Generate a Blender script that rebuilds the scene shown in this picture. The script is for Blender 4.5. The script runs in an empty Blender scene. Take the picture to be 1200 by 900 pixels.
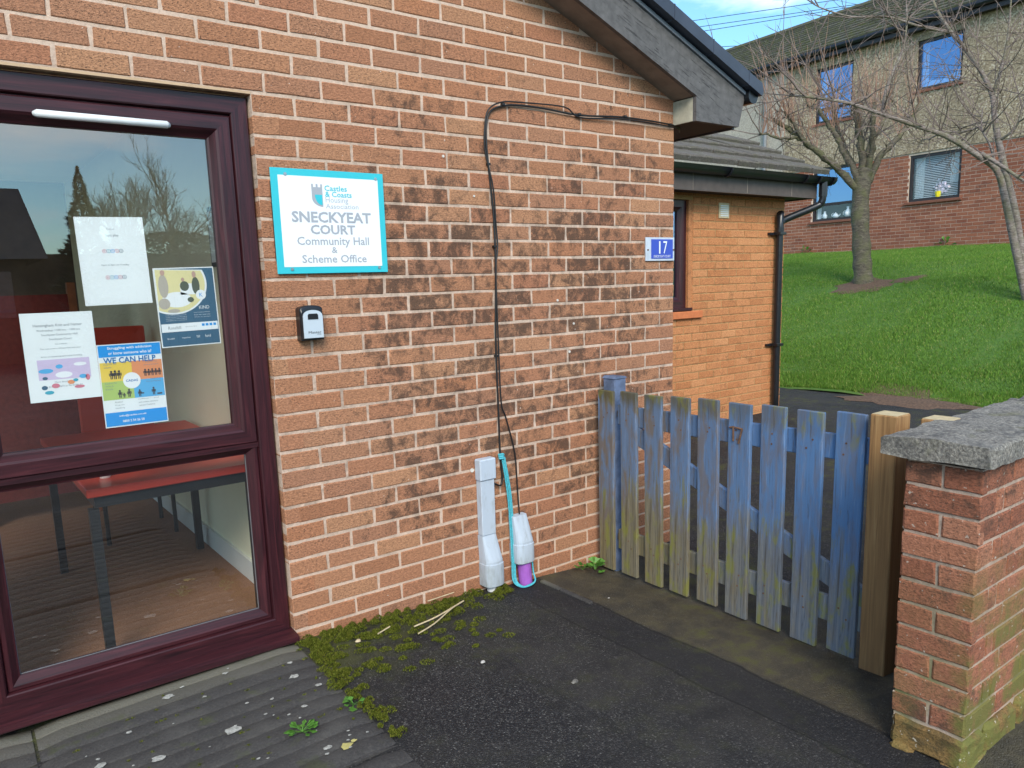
import bpy, math, random
import numpy as np
from mathutils import Vector, Matrix
random.seed(7); rng = np.random.default_rng(7)
S = bpy.context.scene
COL = S.collection
# ------------------------------------------------------------------ camera
cam = bpy.data.cameras.new('camera'); camo = bpy.data.objects.new('camera', cam); COL.objects.link(camo)
yaw, pitch, roll = 0.63976, 0.169706, -0.0318262
fw = Vector((math.sin(yaw)*math.cos(pitch), math.cos(yaw)*math.cos(pitch), -math.sin(pitch)))
rt = Vector((math.cos(yaw), -math.sin(yaw), 0)); up = rt.cross(fw)
r2 = rt*math.cos(roll)+up*math.sin(roll); u2 = -rt*math.sin(roll)+up*math.cos(roll)
M = Matrix((r2, u2, -fw)).transposed().to_4x4(); M.translation = Vector((-3.36309, -2.92177, 0.0385))
camo.matrix_world = M
cam.sensor_width = 36; cam.lens = 905.124/1200*36
cam.shift_x = 6.887/1200; cam.shift_y = 35.568/1200
cam.clip_start = 0.05; cam.clip_end = 2000
S.camera = camo
# ------------------------------------------------------------------ sky, sun, exposure
SUN_EL, SUN_AZ = math.radians(36), math.atan2(-0.52, -0.85)      # azimuth measured from +y towards +x
to_sun = Vector((math.sin(SUN_AZ)*math.cos(SUN_EL), math.cos(SUN_AZ)*math.cos(SUN_EL), math.sin(SUN_EL)))
W = bpy.data.worlds.new('World'); S.world = W; W.use_nodes = True
nt = W.node_tree; nt.nodes.clear()
def nn(nt, t, **kw):
    n = nt.nodes.new(t)
    for k, v in kw.items(): setattr(n, k, v)
    return n
sky = nn(nt, 'ShaderNodeTexSky', sky_type='NISHITA', sun_disc=False)
sky.sun_elevation = SUN_EL; sky.sun_rotation = SUN_AZ; sky.altitude = 60; sky.air_density = 1.0; sky.dust_density = 0.6; sky.ozone_density = 1.6
tc = nn(nt, 'ShaderNodeTexCoord'); mp = nn(nt, 'ShaderNodeMapping'); mp.inputs['Scale'].default_value = (1, 1, 3.2); mp.inputs['Location'].default_value = (2.7, .6, .3)
nz = nn(nt, 'ShaderNodeTexNoise'); nz.inputs['Scale'].default_value = 2.3; nz.inputs['Detail'].default_value = 7; nz.inputs['Roughness'].default_value = .58
rp = nn(nt, 'ShaderNodeValToRGB'); rp.color_ramp.elements[0].position = .47; rp.color_ramp.elements[1].position = .66
rp.color_ramp.elements[1].color = (.82, .82, .82, 1)
mx = nn(nt, 'ShaderNodeMix', data_type='RGBA'); mx.inputs['B'].default_value = (7.6, 7.8, 8.0, 1)
bg = nn(nt, 'ShaderNodeBackground'); bg.inputs['Strength'].default_value = 0.12
wo = nn(nt, 'ShaderNodeOutputWorld')
L = nt.links.new
L(tc.outputs['Generated'], mp.inputs['Vector']); L(mp.outputs[0], nz.inputs['Vector']); L(nz.outputs['Fac'], rp.inputs[0])
tn = nn(nt, 'ShaderNodeMix', data_type='RGBA', blend_type='MULTIPLY'); tn.inputs['Factor'].default_value = 1; tn.inputs['B'].default_value = (.66, .92, 1.0, 1)
L(sky.outputs[0], tn.inputs['A']); L(rp.outputs[0], mx.inputs['Factor']); L(tn.outputs['Result'], mx.inputs['A']); L(mx.outputs['Result'], bg.inputs['Color']); L(bg.outputs[0], wo.inputs[0])
sun = bpy.data.lights.new('sun', 'SUN'); sun.energy = 1.5; sun.angle = math.radians(24); sun.color = (1, .90, .77)
suno = bpy.data.objects.new('sun', sun); COL.objects.link(suno); suno.rotation_euler = to_sun.to_track_quat('Z', 'Y').to_euler()
S.view_settings.view_transform = 'Standard'; S.view_settings.look = 'None'; S.view_settings.exposure = 1.2; S.view_settings.gamma = 1
S.view_settings.use_curve_mapping = False
S.render.engine = 'CYCLES'; S.cycles.max_bounces = 8; S.cycles.transparent_max_bounces = 12

# ------------------------------------------------------------------ materials
class NT:
    """small node helper"""
    def __init__(s, name):
        s.m = bpy.data.materials.new(name); s.m.use_nodes = True; s.t = s.m.node_tree; s.t.nodes.clear()
        s.out = s.n('ShaderNodeOutputMaterial'); s.b = s.n('ShaderNodeBsdfPrincipled'); s.l(s.b.outputs[0], s.out.inputs[0])
    def n(s, t, **kw): return nn(s.t, t, **kw)
    def l(s, a, b): s.t.links.new(a, b)
    def set(s, **kw):
        for k, v in kw.items():
            i = s.b.inputs[k.replace('_', ' ')]
            if hasattr(v, 'node'): s.l(v, i)
            else: i.default_value = v
        return s
    def pos(s): return s.n('ShaderNodeNewGeometry').outputs['Position']
    def objc(s): return s.n('ShaderNodeTexCoord').outputs['Object']
    def map(s, v, scale=(1, 1, 1), loc=(0, 0, 0)):
        m = s.n('ShaderNodeMapping'); s.l(v, m.inputs[0]); m.inputs['Scale'].default_value = scale; m.inputs['Location'].default_value = loc; return m.outputs[0]
    def noise(s, v, scale=5, detail=4, rough=.55, dist=0):
        m = s.n('ShaderNodeTexNoise'); s.l(v, m.inputs['Vector'])
        for k, x in (('Scale', scale), ('Detail', detail), ('Roughness', rough), ('Distortion', dist)): m.inputs[k].default_value = x
        return m.outputs['Fac']
    def voro(s, v, scale=5, out='Distance', feature='F1', rand=1):
        m = s.n('ShaderNodeTexVoronoi', feature=feature); s.l(v, m.inputs['Vector']); m.inputs['Scale'].default_value = scale; m.inputs['Randomness'].default_value = rand
        return m.outputs[out]
    def ramp(s, f, *st):
        m = s.n('ShaderNodeValToRGB'); s.l(f, m.inputs[0]); e = m.color_ramp.elements
        while len(e) < len(st): e.new(.5)
        for i, (p, c) in enumerate(st):
            e[i].position = p; e[i].color = (c, c, c, 1) if isinstance(c, (int, float)) else (*c, 1)
        return m.outputs[0]
    def mix(s, f, a, b, blend='MIX'):
        m = s.n('ShaderNodeMix', data_type='RGBA', blend_type=blend)
        for k, v in (('Factor', f), ('A', a), ('B', b)):
            if hasattr(v, 'node'): s.l(v, m.inputs[k])
            elif k == 'Factor': m.inputs[k].default_value = v
            else: m.inputs[k].default_value = (*v, 1) if len(v) == 3 else v
        return m.outputs['Result']
    def math(s, op, a, b=0.0, c=None):
        m = s.n('ShaderNodeMath', operation=op)
        for i, v in enumerate((a, b) if c is None else (a, b, c)):
            if hasattr(v, 'node'): s.l(v, m.inputs[i])
            else: m.inputs[i].default_value = v
        return m.outputs[0]
    def xyz(s, v):
        m = s.n('ShaderNodeSeparateXYZ'); s.l(v, m.inputs[0]); return m.outputs
    def comb(s, x, y, z):
        m = s.n('ShaderNodeCombineXYZ')
        for i, v in enumerate((x, y, z)):
            if hasattr(v, 'node'): s.l(v, m.inputs[i])
            else: m.inputs[i].default_value = v
        return m.outputs[0]
    def white(s, v, out='Value'):
        m = s.n('ShaderNodeTexWhiteNoise', noise_dimensions='3D'); s.l(v, m.inputs['Vector']); return m.outputs[out]
    def range(s, v, a, b, c=0., d=1.):
        m = s.n('ShaderNodeMapRange'); s.l(v, m.inputs['Value'])
        for i, x in enumerate((a, b, c, d)): m.inputs[i+1].default_value = x
        return m.outputs[0]
    def bump(s, h, strength=.5, dist=.005):
        m = s.n('ShaderNodeBump'); s.l(h, m.inputs['Height']); m.inputs['Strength'].default_value = strength; m.inputs['Distance'].default_value = dist
        s.l(m.outputs[0], s.b.inputs['Normal']); return s
def plain(name, c, rough=.6, var=.12, scale=30, metal=0, bump=0, spec=.5):
    k = NT(name); f = k.noise(k.pos(), scale, 5)
    k.set(Base_Color=k.mix(k.range(f, .3, .7), tuple(x*(1-var) for x in c), tuple(min(1, x*(1+var)) for x in c)), Roughness=rough, Metallic=metal, Specular_IOR_Level=spec)
    if bump: k.bump(f, bump, .003)
    return k.m
def brick_mat(name, cols, dark, dark_amt, mask='main', moss=0):
    k = NT(name); p = k.pos(); x = k.xyz(p)
    isl = k.n('ShaderNodeNewGeometry').outputs['Random Per Island']; obr = k.n('ShaderNodeObjectInfo').outputs['Random']
    rnd = k.white(k.comb(isl, obr, 1.5))
    rnd2 = k.white(k.comb(isl, obr, 7.5))
    base = k.ramp(rnd, *[(i/(len(cols)-1), c) for i, c in enumerate(cols)])
    fine = k.noise(k.map(p, (1, 1, 2.0)), 75, 6, .8)
    pit = k.noise(k.map(p, (1, 1, 1.9)), 120, 3, .65)
    base = k.mix(.8, base, k.ramp(fine, (.30, (.16, .16, .16)), (.5, (.5, .5, .5)), (.70, (.80, .80, .80))), 'OVERLAY')
    base = k.mix(k.math('MULTIPLY', k.range(pit, .55, .63), k.math('ADD', .45, k.math('MULTIPLY', rnd2, .5))), base, dark)
    blot = k.noise(p, 15, 8, .78, .4); big = k.noise(k.map(p, loc=(3.1, 0, 1.7)), 1.5, 3, .5)
    if mask == 'main':
        lo = k.range(x[2], -1.35, -.85); hi = k.range(x[2], 1.05, .25); lf = k.range(x[0], -2.2, -1.75); rr = k.range(x[0], .35, -.35)
        ar = k.math('MULTIPLY', k.math('MULTIPLY', k.math('ADD', k.math('MULTIPLY', lo, .75), .25), k.math('ADD', k.math('MULTIPLY', hi, .6), .4)), k.math('MULTIPLY', lf, rr))
    else:
        ar = k.range(big, .2, .8, .4, 1.)
    th = k.math('SUBTRACT', k.math('SUBTRACT', .655, k.math('MULTIPLY', ar, .20*dark_amt)), k.math('MULTIPLY', k.math('SUBTRACT', rnd2, .5), .13))
    th = k.math('SUBTRACT', th, k.math('MULTIPLY', k.math('SUBTRACT', big, .5), .18))
    f = k.math('MULTIPLY', k.math('MINIMUM', k.math('MAXIMUM', k.math('DIVIDE', k.math('SUBTRACT', blot, th), .13), 0), 1), .8)
    base = k.mix(f, base, dark)
    if mask == 'main':   # pale lime runs and the odd white fleck
        fl = k.noise(p, 75, 2, .5)
        base = k.mix(k.math('MULTIPLY', k.range(fl, .735, .76), .8), base, (.75, .68, .6))
    if moss:
        mz = k.math('MULTIPLY', k.range(k.noise(p, 6, 5, .65), .42, .62), k.range(x[2], -.75, -1.3))
        mf = k.math('MULTIPLY', mz, k.range(x[1], -1.98, -2.035, .25, 1.6))
        base = k.mix(k.math('MINIMUM', mf, .85), base, (.16, .17, .045))
        fl = k.noise(p, 60, 2, .5)
        base = k.mix(k.math('MULTIPLY', k.range(fl, .68, .72), .7), base, (.55, .50, .42))
    k.set(Base_Color=base, Roughness=.9, Specular_IOR_Level=.25)
    h = k.math('ADD', k.math('MULTIPLY', fine, .6), k.math('MULTIPLY', pit, .8))
    k.bump(h, .9, .006)
    return k.m
def mortar_mat(name, c, moss=False):
    k = NT(name); p = k.pos(); f = k.noise(p, 90, 6, .7); g = k.noise(p, 6, 4)
    base = k.mix(k.range(f, .25, .75), tuple(x*.72 for x in c), tuple(min(1, x*1.12) for x in c))
    base = k.mix(k.math('MULTIPLY', k.range(g, .5, .72), .4), base, tuple(x*.45 for x in c))
    x_ = k.xyz(p); ar_ = k.math('MULTIPLY', k.range(x_[2], -1.3, -.8), k.range(x_[2], 1.1, .4)); base = k.mix(k.math('MULTIPLY', k.math('MULTIPLY', k.range(k.noise(p, 15, 8, .78, .4), .44, .62), ar_), .6), base, tuple(q_*.28 for q_ in c))
    if moss:
        x = k.xyz(p); base = k.mix(k.math('MULTIPLY', k.math('MULTIPLY', k.range(g, .4, .6), k.range(x[2], -.8, -1.25)), .8), base, (.15, .16, .05))
    k.set(Base_Color=base, Roughness=.95, Specular_IOR_Level=.2); k.bump(f, .8, .004); return k.m
M_brick = brick_mat('brick_weathered', [(.37, .165, .088), (.44, .212, .115), (.40, .175, .098), (.46, .235, .128), (.385, .185, .108), (.43, .19, .098)], (.070, .045, .034), 1.0)
M_mortar = mortar_mat('mortar_buff', (.66, .495, .385))
M_brick_annex = brick_mat('brick_warm_cast', [(.54, .225, .092), (.59, .255, .108), (.50, .20, .080), (.62, .285, .125)], (.24, .11, .05), .6, 'none')  # warm cast of the light on the annexe is put into the brick colour
M_mortar_annex = mortar_mat('mortar_warm_cast', (.50, .29, .13))  # same warm cast put into the mortar colour
M_brick_pier = brick_mat('brick_red', [(.33, .13, .075), (.39, .165, .098), (.29, .11, .065), (.42, .19, .115)], (.09, .055, .04), .9, 'none', 1)
M_mortar_pier = mortar_mat('mortar_grey', (.50, .38, .30), True)
M_brick_far = brick_mat('brick_far', [(.30, .105, .058), (.36, .14, .08), (.25, .085, .05), (.33, .14, .085)], (.10, .05, .04), .5, 'none')
M_mortar_far = mortar_mat('mortar_far', (.66, .52, .42))
def wood_upvc():
    k = NT('rosewood_foil'); o = k.pos(); f = k.noise(k.map(o, (60, 60, 3)), 1, 5, .6, 1.2); f2 = k.noise(k.map(o, (3, 60, 60)), 1, 5, .6, 1.2)
    nz_ = k.n('ShaderNodeAttribute', attribute_name='grain').outputs['Fac']
    g = k.mix(nz_, f, f2)
    k.set(Base_Color=k.ramp(g, (.25, (.012, .004, .006)), (.55, (.045, .010, .014)), (.8, (.085, .020, .024))), Roughness=.38, Specular_IOR_Level=.45); k.bump(g, .25, .001); return k.m
M_upvc = wood_upvc()
def pane_mat(name, tint=(1, 1, 1), refl=.0, ior=1.5, gtint=(1, 1, 1), rough=0):
    k = NT(name); t = k.t; t.nodes.remove(k.b)
    tr = k.n('ShaderNodeBsdfTransparent'); tr.inputs[0].default_value = (*tint, 1)
    gl = k.n('ShaderNodeBsdfGlossy'); gl.inputs['Color'].default_value = (*gtint, 1); gl.inputs['Roughness'].default_value = rough
    ge = k.n('ShaderNodeNewGeometry'); vd = k.n('ShaderNodeVectorMath', operation='DOT_PRODUCT'); k.l(ge.outputs['Normal'], vd.inputs[0]); k.l(ge.outputs['Incoming'], vd.inputs[1])
    c1 = k.math('SUBTRACT', 1.0, k.math('ABSOLUTE', vd.outputs['Value'])); f0 = ((ior-1)/(ior+1))**2     # Schlick, the same from both sides of the sheet
    f = k.math('MINIMUM', k.math('ADD', k.math('ADD', f0, k.math('MULTIPLY', k.math('POWER', c1, 5.0), 1-f0)), refl), 1.0)
    m = k.n('ShaderNodeMixShader'); k.l(f, m.inputs[0]); k.l(tr.outputs[0], m.inputs[1]); k.l(gl.outputs[0], m.inputs[2]); k.l(m.outputs[0], k.out.inputs[0]); return k.m
M_glass = pane_mat('double_glazing', (.97, .985, .98), .13, 1.5)
M_glass_clear = pane_mat('clear_far_glass', (.85, .9, .95), .04, 1.5)
M_glass_far = pane_mat('coated_glass', (.75, .85, .95), .42, 1.5, (.42, .62, 1.0), .02)
def tarmac():
    k = NT('tarmac'); p = k.pos(); x = k.xyz(p)
    st = k.voro(p, 210, 'Color'); d = k.voro(p, 210, 'Distance'); v = k.xyz(st)[0]
    fine = k.noise(p, 400, 3, .7); big = k.noise(p, 1.6, 5, .6); mid = k.noise(p, 9, 5, .65)
    base = k.ramp(v, (0, (.006, .0065, .008)), (.55, (.016, .016, .018)), (.82, (.036, .035, .036)), (.97, (.075, .073, .068)), (1, (.17, .165, .155)))
    base = k.mix(k.math('MULTIPLY', k.range(big, .42, .62), .6), base, (.046, .042, .038))
    base = k.mix(k.math('MULTIPLY', k.range(k.noise(k.map(p, loc=(7, 3, 0)), 3.5, 6, .7), .52, .66), .55), base, (.009, .009, .011))
    # the older strip of macadam by the gate, browner and mossier
    wob = k.math('ADD', x[0], k.math('MULTIPLY', k.math('SUBTRACT', k.noise(p, 5, 3), .5), .05))
    strip = k.math('MULTIPLY', k.range(wob, -1.045, -1.01), k.range(wob, -.2, -.5))
    base = k.mix(k.math('MULTIPLY', strip, .62), base, k.mix(k.range(mid, .38, .62), (.060, .052, .036), (.115, .095, .055)))
    trench = k.math('MULTIPLY', k.range(wob, -1.27, -1.24), k.range(wob, -1.02, -1.05))
    base = k.mix(k.math('MULTIPLY', trench, .5), base, (.016, .016, .019))
    for c0 in (-1.03, -1.262, -1.72):
        sm = k.range(k.math('ABSOLUTE', k.math('SUBTRACT', wob, c0)), .009, .002); base = k.mix(k.math('MULTIPLY', sm, .75 if c0 > -1.5 else .35), base, (.007, .007, .008))
    m1 = k.math('MULTIPLY', k.range(mid, .50, .66), k.range(big, .40, .58))
    edge = k.range(x[0], -1.5, -2.25); gate = k.range(wob, -1.06, -.98)
    wallside = k.range(x[1], -1.1, -.25)
    film = k.math('MULTIPLY', k.math('MULTIPLY', k.range(x[1], -.62, -.08), k.range(x[0], -1.15, -1.6)), k.range(mid, .40, .58))
    m1 = k.math('MAXIMUM', m1, film)
    mf = k.math('MULTIPLY', m1, k.math('MAXIMUM', k.math('MULTIPLY', k.math('ADD', k.math('MULTIPLY', edge, .6), .3), wallside), k.math('ADD', k.math('MULTIPLY', gate, .55), .16)))
    base = k.mix(mf, base, k.mix(fine, (.045, .055, .012), (.11, .115, .025)))
    k.set(Base_Color=base, Roughness=k.range(big, .3, .7, .62, .92), Specular_IOR_Level=.35)
    h = k.math('ADD', k.math('MULTIPLY', k.math('SUBTRACT', 1, d), .7), k.math('MULTIPLY', mid, .6)); k.bump(h, .8, .006); return k.m
M_tarmac = tarmac()
def slab_mat():
    k = NT('concrete_slab'); p = k.pos(); f = k.noise(p, 120, 6, .7); b = k.noise(p, 5, 6, .6); y = k.xyz(p)[1]
    base = k.ramp(f, (.25, (.022, .021, .022)), (.6, (.060, .056, .053)), (.85, (.15, .14, .125)))
    base = k.mix(k.math('MULTIPLY', k.range(k.math('ADD', y, k.math('MULTIPLY', b, .1)), -.16, .0), .75), base, (.17, .16, .12))
    base = k.mix(k.math('MULTIPLY', k.range(b, .5, .72), .5), base, (.10, .095, .085))
    base = k.mix(k.math('MULTIPLY', k.range(k.noise(p, 11, 4), .6, .72), .5), base, (.06, .07, .02))
    k.set(Base_Color=base, Roughness=.92); k.bump(f, .9, .005); return k.m
M_slab = slab_mat()
def moss_mat():
    k = NT('moss'); r = k.n('ShaderNodeNewGeometry').outputs['Random Per Island']
    k.set(Base_Color=k.ramp(r, (0, (.035, .050, .006)), (.6, (.10, .12, .014)), (1, (.20, .20, .035))), Roughness=.95, Specular_IOR_Level=.1); return k.m
M_moss = moss_mat()
def grass_mat():
    k = NT('grass_blade'); r = k.n('ShaderNodeNewGeometry').outputs['Random Per Island']; p = k.pos()
    b = k.noise(p, .9, 4)
    c = k.ramp(r, (0, (.060, .150, .016)), (.5, (.105, .225, .024)), (.9, (.17, .29, .04)), (1, (.36, .34, .12)))
    c = k.mix(k.math('MULTIPLY', k.range(b, .45, .7), .45), c, (.075, .175, .018))
    k.set(Base_Color=c, Roughness=.7, Specular_IOR_Level=.25); return k.m
M_grass = grass_mat()
def soil_grass():
    k = NT('turf_soil'); p = k.pos(); f = k.noise(p, 12, 6, .7); 
    k.set(Base_Color=k.mix(k.range(f, .45, .7), (.06, .14, .018), (.10, .16, .03)), Roughness=.95); k.bump(f, .7, .02); return k.m
M_turf = soil_grass()
M_soil = plain('soil', (.115, .068, .042), .95, .5, 40, bump=.8)
def gate_wood():
    k = NT('blue_gate_paint'); p = k.pos(); x = k.xyz(p)
    sp = k.n('ShaderNodeNewGeometry'); tcx = k.objc()
    g = k.noise(k.map(tcx, (60, 60, 3.0)), 1, 8, .75, .8); pk = k.n('ShaderNodeObjectInfo').outputs['Random']
    off = k.comb(pk, pk, k.math('MULTIPLY', pk, 13)); va = k.n('ShaderNodeVectorMath', operation='ADD'); k.l(tcx, va.inputs[0]); k.l(off, va.inputs[1])
    w = k.noise(k.map(va.outputs[0], (26, 26, 5)), 1, 5, .65, .4)
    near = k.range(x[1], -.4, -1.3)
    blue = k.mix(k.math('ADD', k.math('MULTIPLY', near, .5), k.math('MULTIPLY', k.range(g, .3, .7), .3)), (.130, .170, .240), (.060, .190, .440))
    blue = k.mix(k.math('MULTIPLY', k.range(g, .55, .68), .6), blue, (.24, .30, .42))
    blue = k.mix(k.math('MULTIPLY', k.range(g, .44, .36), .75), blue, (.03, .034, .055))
    bare = k.mix(g, (.13, .085, .045), (.20, .14, .075))
    low = k.range(k.math('ADD', k.math('ADD', x[2], k.math('MULTIPLY', k.math('SUBTRACT', pk, .5), .16)), k.math('ADD', k.math('MULTIPLY', k.math('SUBTRACT', w, .5), 1.0), k.math('MULTIPLY', k.math('SUBTRACT', g, .5), .5))), -.98, -1.13)
    top = k.range(k.math('ADD', x[2], k.math('MULTIPLY', k.math('SUBTRACT', w, .5), .20)), -.60, -.535)
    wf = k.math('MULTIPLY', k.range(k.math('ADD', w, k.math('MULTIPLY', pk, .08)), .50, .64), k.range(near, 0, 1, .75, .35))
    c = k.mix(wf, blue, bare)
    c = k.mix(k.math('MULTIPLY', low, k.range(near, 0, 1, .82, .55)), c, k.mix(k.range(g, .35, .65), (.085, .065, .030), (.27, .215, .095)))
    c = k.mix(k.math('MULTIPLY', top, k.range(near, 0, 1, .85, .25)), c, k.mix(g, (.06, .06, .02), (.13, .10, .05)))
    alg = k.math('MULTIPLY', k.range(k.noise(k.map(va.outputs[0], (14, 14, 6)), 1.5, 4), .52, .66), k.math('MAXIMUM', low, top))
    c = k.mix(k.math('MULTIPLY', alg, .75), c, (.20, .20, .035))
    k.set(Base_Color=c, Roughness=.8, Specular_IOR_Level=.3); k.bump(g, .55, .003); return k.m
M_gate = gate_wood()
M_bluepost = plain('blue_post_paint', (.10, .135, .22), .8, .35, 22, bump=.4)
def timber():
    k = NT('fresh_timber'); p = k.pos(); g = k.noise(k.map(p, (55, 55, 2.0)), 1, 6, .6, 1.6); kn = k.voro(k.map(p, (9, 9, 3.2)), 1)
    c = k.ramp(g, (.25, (.15, .075, .028)), (.55, (.34, .19, .075)), (.8, (.46, .29, .13)))
    c = k.mix(k.range(kn, .13, .07), c, (.06, .028, .014)); z = k.xyz(p)[2]
    c = k.mix(k.math('MULTIPLY', k.range(z, -.45, -1.4), .55), c, (.13, .075, .035))
    k.set(Base_Color=c, Roughness=.75); k.bump(g, .4, .002); return k.m
M_timber = timber()
def coping_mat():
    k = NT('coping_concrete'); p = k.pos(); f = k.noise(p, 110, 5, .75); b = k.noise(p, 14, 6, .7); v = k.voro(p, 150, 'Color')
    c = k.ramp(f, (.30, (.075, .07, .062)), (.50, (.22, .205, .18)), (.70, (.48, .45, .38)))
    c = k.mix(k.math('MULTIPLY', k.range(k.xyz(v)[0], .84, .95), .5), c, (.40, .38, .33))
    c = k.mix(k.math('MULTIPLY', k.range(b, .48, .60), .6), c, (.055, .055, .058))
    c = k.mix(k.math('MULTIPLY', k.range(k.noise(p, 8, 3), .58, .7), .4), c, (.15, .15, .05))
    k.set(Base_Color=c, Roughness=.95); k.bump(k.math('ADD', f, b), 1, .007); return k.m
M_coping = coping_mat()
def barge():
    k = NT('grey_bargeboard'); p = k.pos(); ax = k.map(p, (1, 1, 1)); x = k.xyz(p)
    u = k.math('ADD', x[0], k.math('MULTIPLY', x[2], -.385)); v = k.math('ADD', x[2], k.math('MULTIPLY', x[0], .385))
    vec = k.comb(k.math('MULTIPLY', u, 7), k.math('MULTIPLY', x[1], 20), k.math('MULTIPLY', v, 150))
    g = k.noise(vec, 1, 5, .6, .5); m_ = k.noise(p, 7, 3)
    cr = k.math('MULTIPLY', k.range(g, .42, .36), k.range(m_, .40, .50))
    c = k.mix(k.range(k.noise(p, 30, 5), .3, .7), (.082, .077, .075), (.135, .127, .124))
    c = k.mix(cr, c, (.03, .028, .028)); k.set(Base_Color=c, Roughness=.7); k.bump(k.math('SUBTRACT', 1, cr), .6, .003); return k.m
M_barge = barge()
M_fascia = plain('brown_fascia', (.085, .068, .060), .7, .15, 14)
M_soffit = plain('soffit_board', (.24, .20, .165), .8, .2, 12)
M_soffit_dark = plain('brown_soffit', (.028, .02, .018), .7, .2, 12)
M_boxend = plain('mossy_board', (.42, .40, .31), .8, .25, 18)
M_verge = plain('slate_verge_plastic', (.040, .048, .070), .42, .2, 8)
M_black = plain('black_plastic', (.012, .013, .016), .30, .2, 20)
M_blackrub = plain('black_cable_sheath', (.010, .010, .011), .45, .2, 60)
def roof_mat(name, c, moss):
    k = NT(name); p = k.pos(); f = k.noise(p, 60, 6, .7); b = k.noise(p, 6, 6, .65)
    q = k.mix(k.range(f, .3, .7), tuple(x*.6 for x in c), tuple(x*1.35 for x in c)); q = k.mix(k.math('MULTIPLY', k.range(b, .45, .6), moss), q, (.085, .09, .022))
    q = k.mix(k.math('MULTIPLY', k.range(k.noise(p, 25, 3), .62, .7), .5), q, (.26, .25, .22)); k.set(Base_Color=q, Roughness=.9); k.bump(k.math('ADD', f, b), .8, .01); return k.m
M_tile = roof_mat('concrete_tile', (.115, .100, .085), .25)
M_tile_far = roof_mat('mossy_tile', (.085, .080, .06), .75)
def roughcast():
    k = NT('pebbledash'); p = k.pos(); v = k.voro(p, 38, 'Color'); d = k.voro(p, 38); b = k.noise(p, 1.2, 5); y = k.xyz(p)[1]
    c = k.ramp(k.xyz(v)[0], (0, (.16, .12, .08)), (.4, (.31, .235, .15)), (.75, (.41, .32, .21)), (1, (.55, .47, .36)))
    c = k.mix(k.math('MULTIPLY', k.range(b, .42, .68), .5), c, (.17, .135, .09))
    c = k.mix(k.math('MULTIPLY', k.range(y, 9.25, 9.35), .5), c, (.50, .47, .43))
    k.set(Base_Color=c, Roughness=.95); k.bump(d, -.9, .02); return k.m
M_rough = roughcast()
M_white = plain('white_plastic', (.78, .80, .80), .4, .04, 20)
M_paper = plain('white_paper', (.80, .84, .84), .7, .02, 10)
def pvc():
    k = NT('pale_grey_pvc'); p = k.pos(); d = k.noise(k.map(p, (1, 1, .3)), 40, 6, .7); z = k.xyz(p)[2]
    c = k.mix(k.math('MULTIPLY', k.range(d, .5, .7), .45), (.47, .54, .62), (.25, .26, .25)); c = k.mix(k.math('MULTIPLY', k.range(z, -1.25, -1.42), k.range(d, .3, .6, .2, .7)), c, (.16, .16, .10)); k.set(Base_Color=c, Roughness=.5); return k.m
M_conduit = pvc()
M_purple = plain('purple_duct', (.36, .12, .50), .45, .1, 30)
M_rope = plain('turquoise_rope', (.07, .42, .50), .7, .3, 160)
M_cream = plain('cream_paint', (.84, .80, .60), .7, .03, 3)
M_skirt = plain('white_gloss', (.72, .74, .72), .35, .03, 5)
def carpet():
    k = NT('brown_carpet'); p = k.pos(); f = k.noise(p, 220, 3, .7); s = k.noise(k.map(p, (6, 90, 1)), 1, 3)
    k.set(Base_Color=k.mix(k.range(f, .3, .7), (.20, .105, .065), (.40, .225, .145)), Roughness=1.0, Specular_IOR_Level=.05); k.bump(k.math('ADD', f, s), .6, .004); return k.m
M_carpet = carpet()
M_red = plain('red_laminate', (.60, .055, .03), .35, .05, 4)
M_redcloth = plain('dark_red_cloth', (.17, .025, .02), .9, .2, 40)
M_orange = plain('orange_wood', (.28, .085, .03), .5, .2, 20)
M_steelblk = plain('black_steel', (.02, .022, .024), .4, .1, 30)
M_teal = plain('sign_turquoise', (.035, .50, .58), .4, .02, 5)
M_signw = plain('sign_white', (.83, .85, .87), .35, .01, 5)
M_signgrey = plain('sign_grey_print', (.36, .385, .425), .5, .02, 5)
M_signtxt_teal = plain('sign_teal_print', (.05, .50, .58), .5, .02, 5)
M_siglight = plain('sign_pale_print', (.40, .44, .49), .5, .02, 5)
M_screw = plain('steel_screw', (.45, .45, .46), .3, .1, 50, .8)
M_silver = plain('silver_zinc', (.55, .62, .68), .38, .03, 8, .15)
M_blueplate = plain('blue_enamel', (.035, .075, .46), .35, .05, 12)
M_perspex = plain('frosted_perspex', (.50, .56, .64), .25, .1, 20)
M_rust = plain('rusty_iron', (.14, .075, .045), .85, .4, 60)
M_lichen = plain('pale_lichen', (.34, .34, .31), .95, .45, 130)
M_lichy = plain('yellow_lichen', (.45, .40, .14), .95, .2, 90)
M_leaf = plain('weed_leaf', (.085, .22, .03), .55, .3, 60)
M_straw = plain('dry_straw', (.55, .45, .28), .8, .2, 60)
M_clinker = plain('pale_stone', (.45, .43, .40), .9, .2, 60)
M_sand = brick_mat('footing_stone', [(.25, .15, .055), (.21, .13, .05)], (.08, .06, .03), .9, 'none', 1)
M_sill_clay = plain('clay_sill_tile', (.56, .17, .06), .8, .12, 20)
M_sill_far = plain('brown_clay_sill', (.20, .075, .045), .8, .15, 20)
M_frame_far = plain('dark_brown_frame', (.022, .014, .015), .4, .2, 30)
M_curtain = plain('net_curtain', (.72, .74, .74), .9, .06, 8)
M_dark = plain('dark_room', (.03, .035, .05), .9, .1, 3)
M_yellow = plain('yellow_pot', (.80, .68, .02), .5, .05, 20)
M_pinkflower = plain('pale_pink_petal', (.75, .62, .70), .8, .15, 50)
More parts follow.
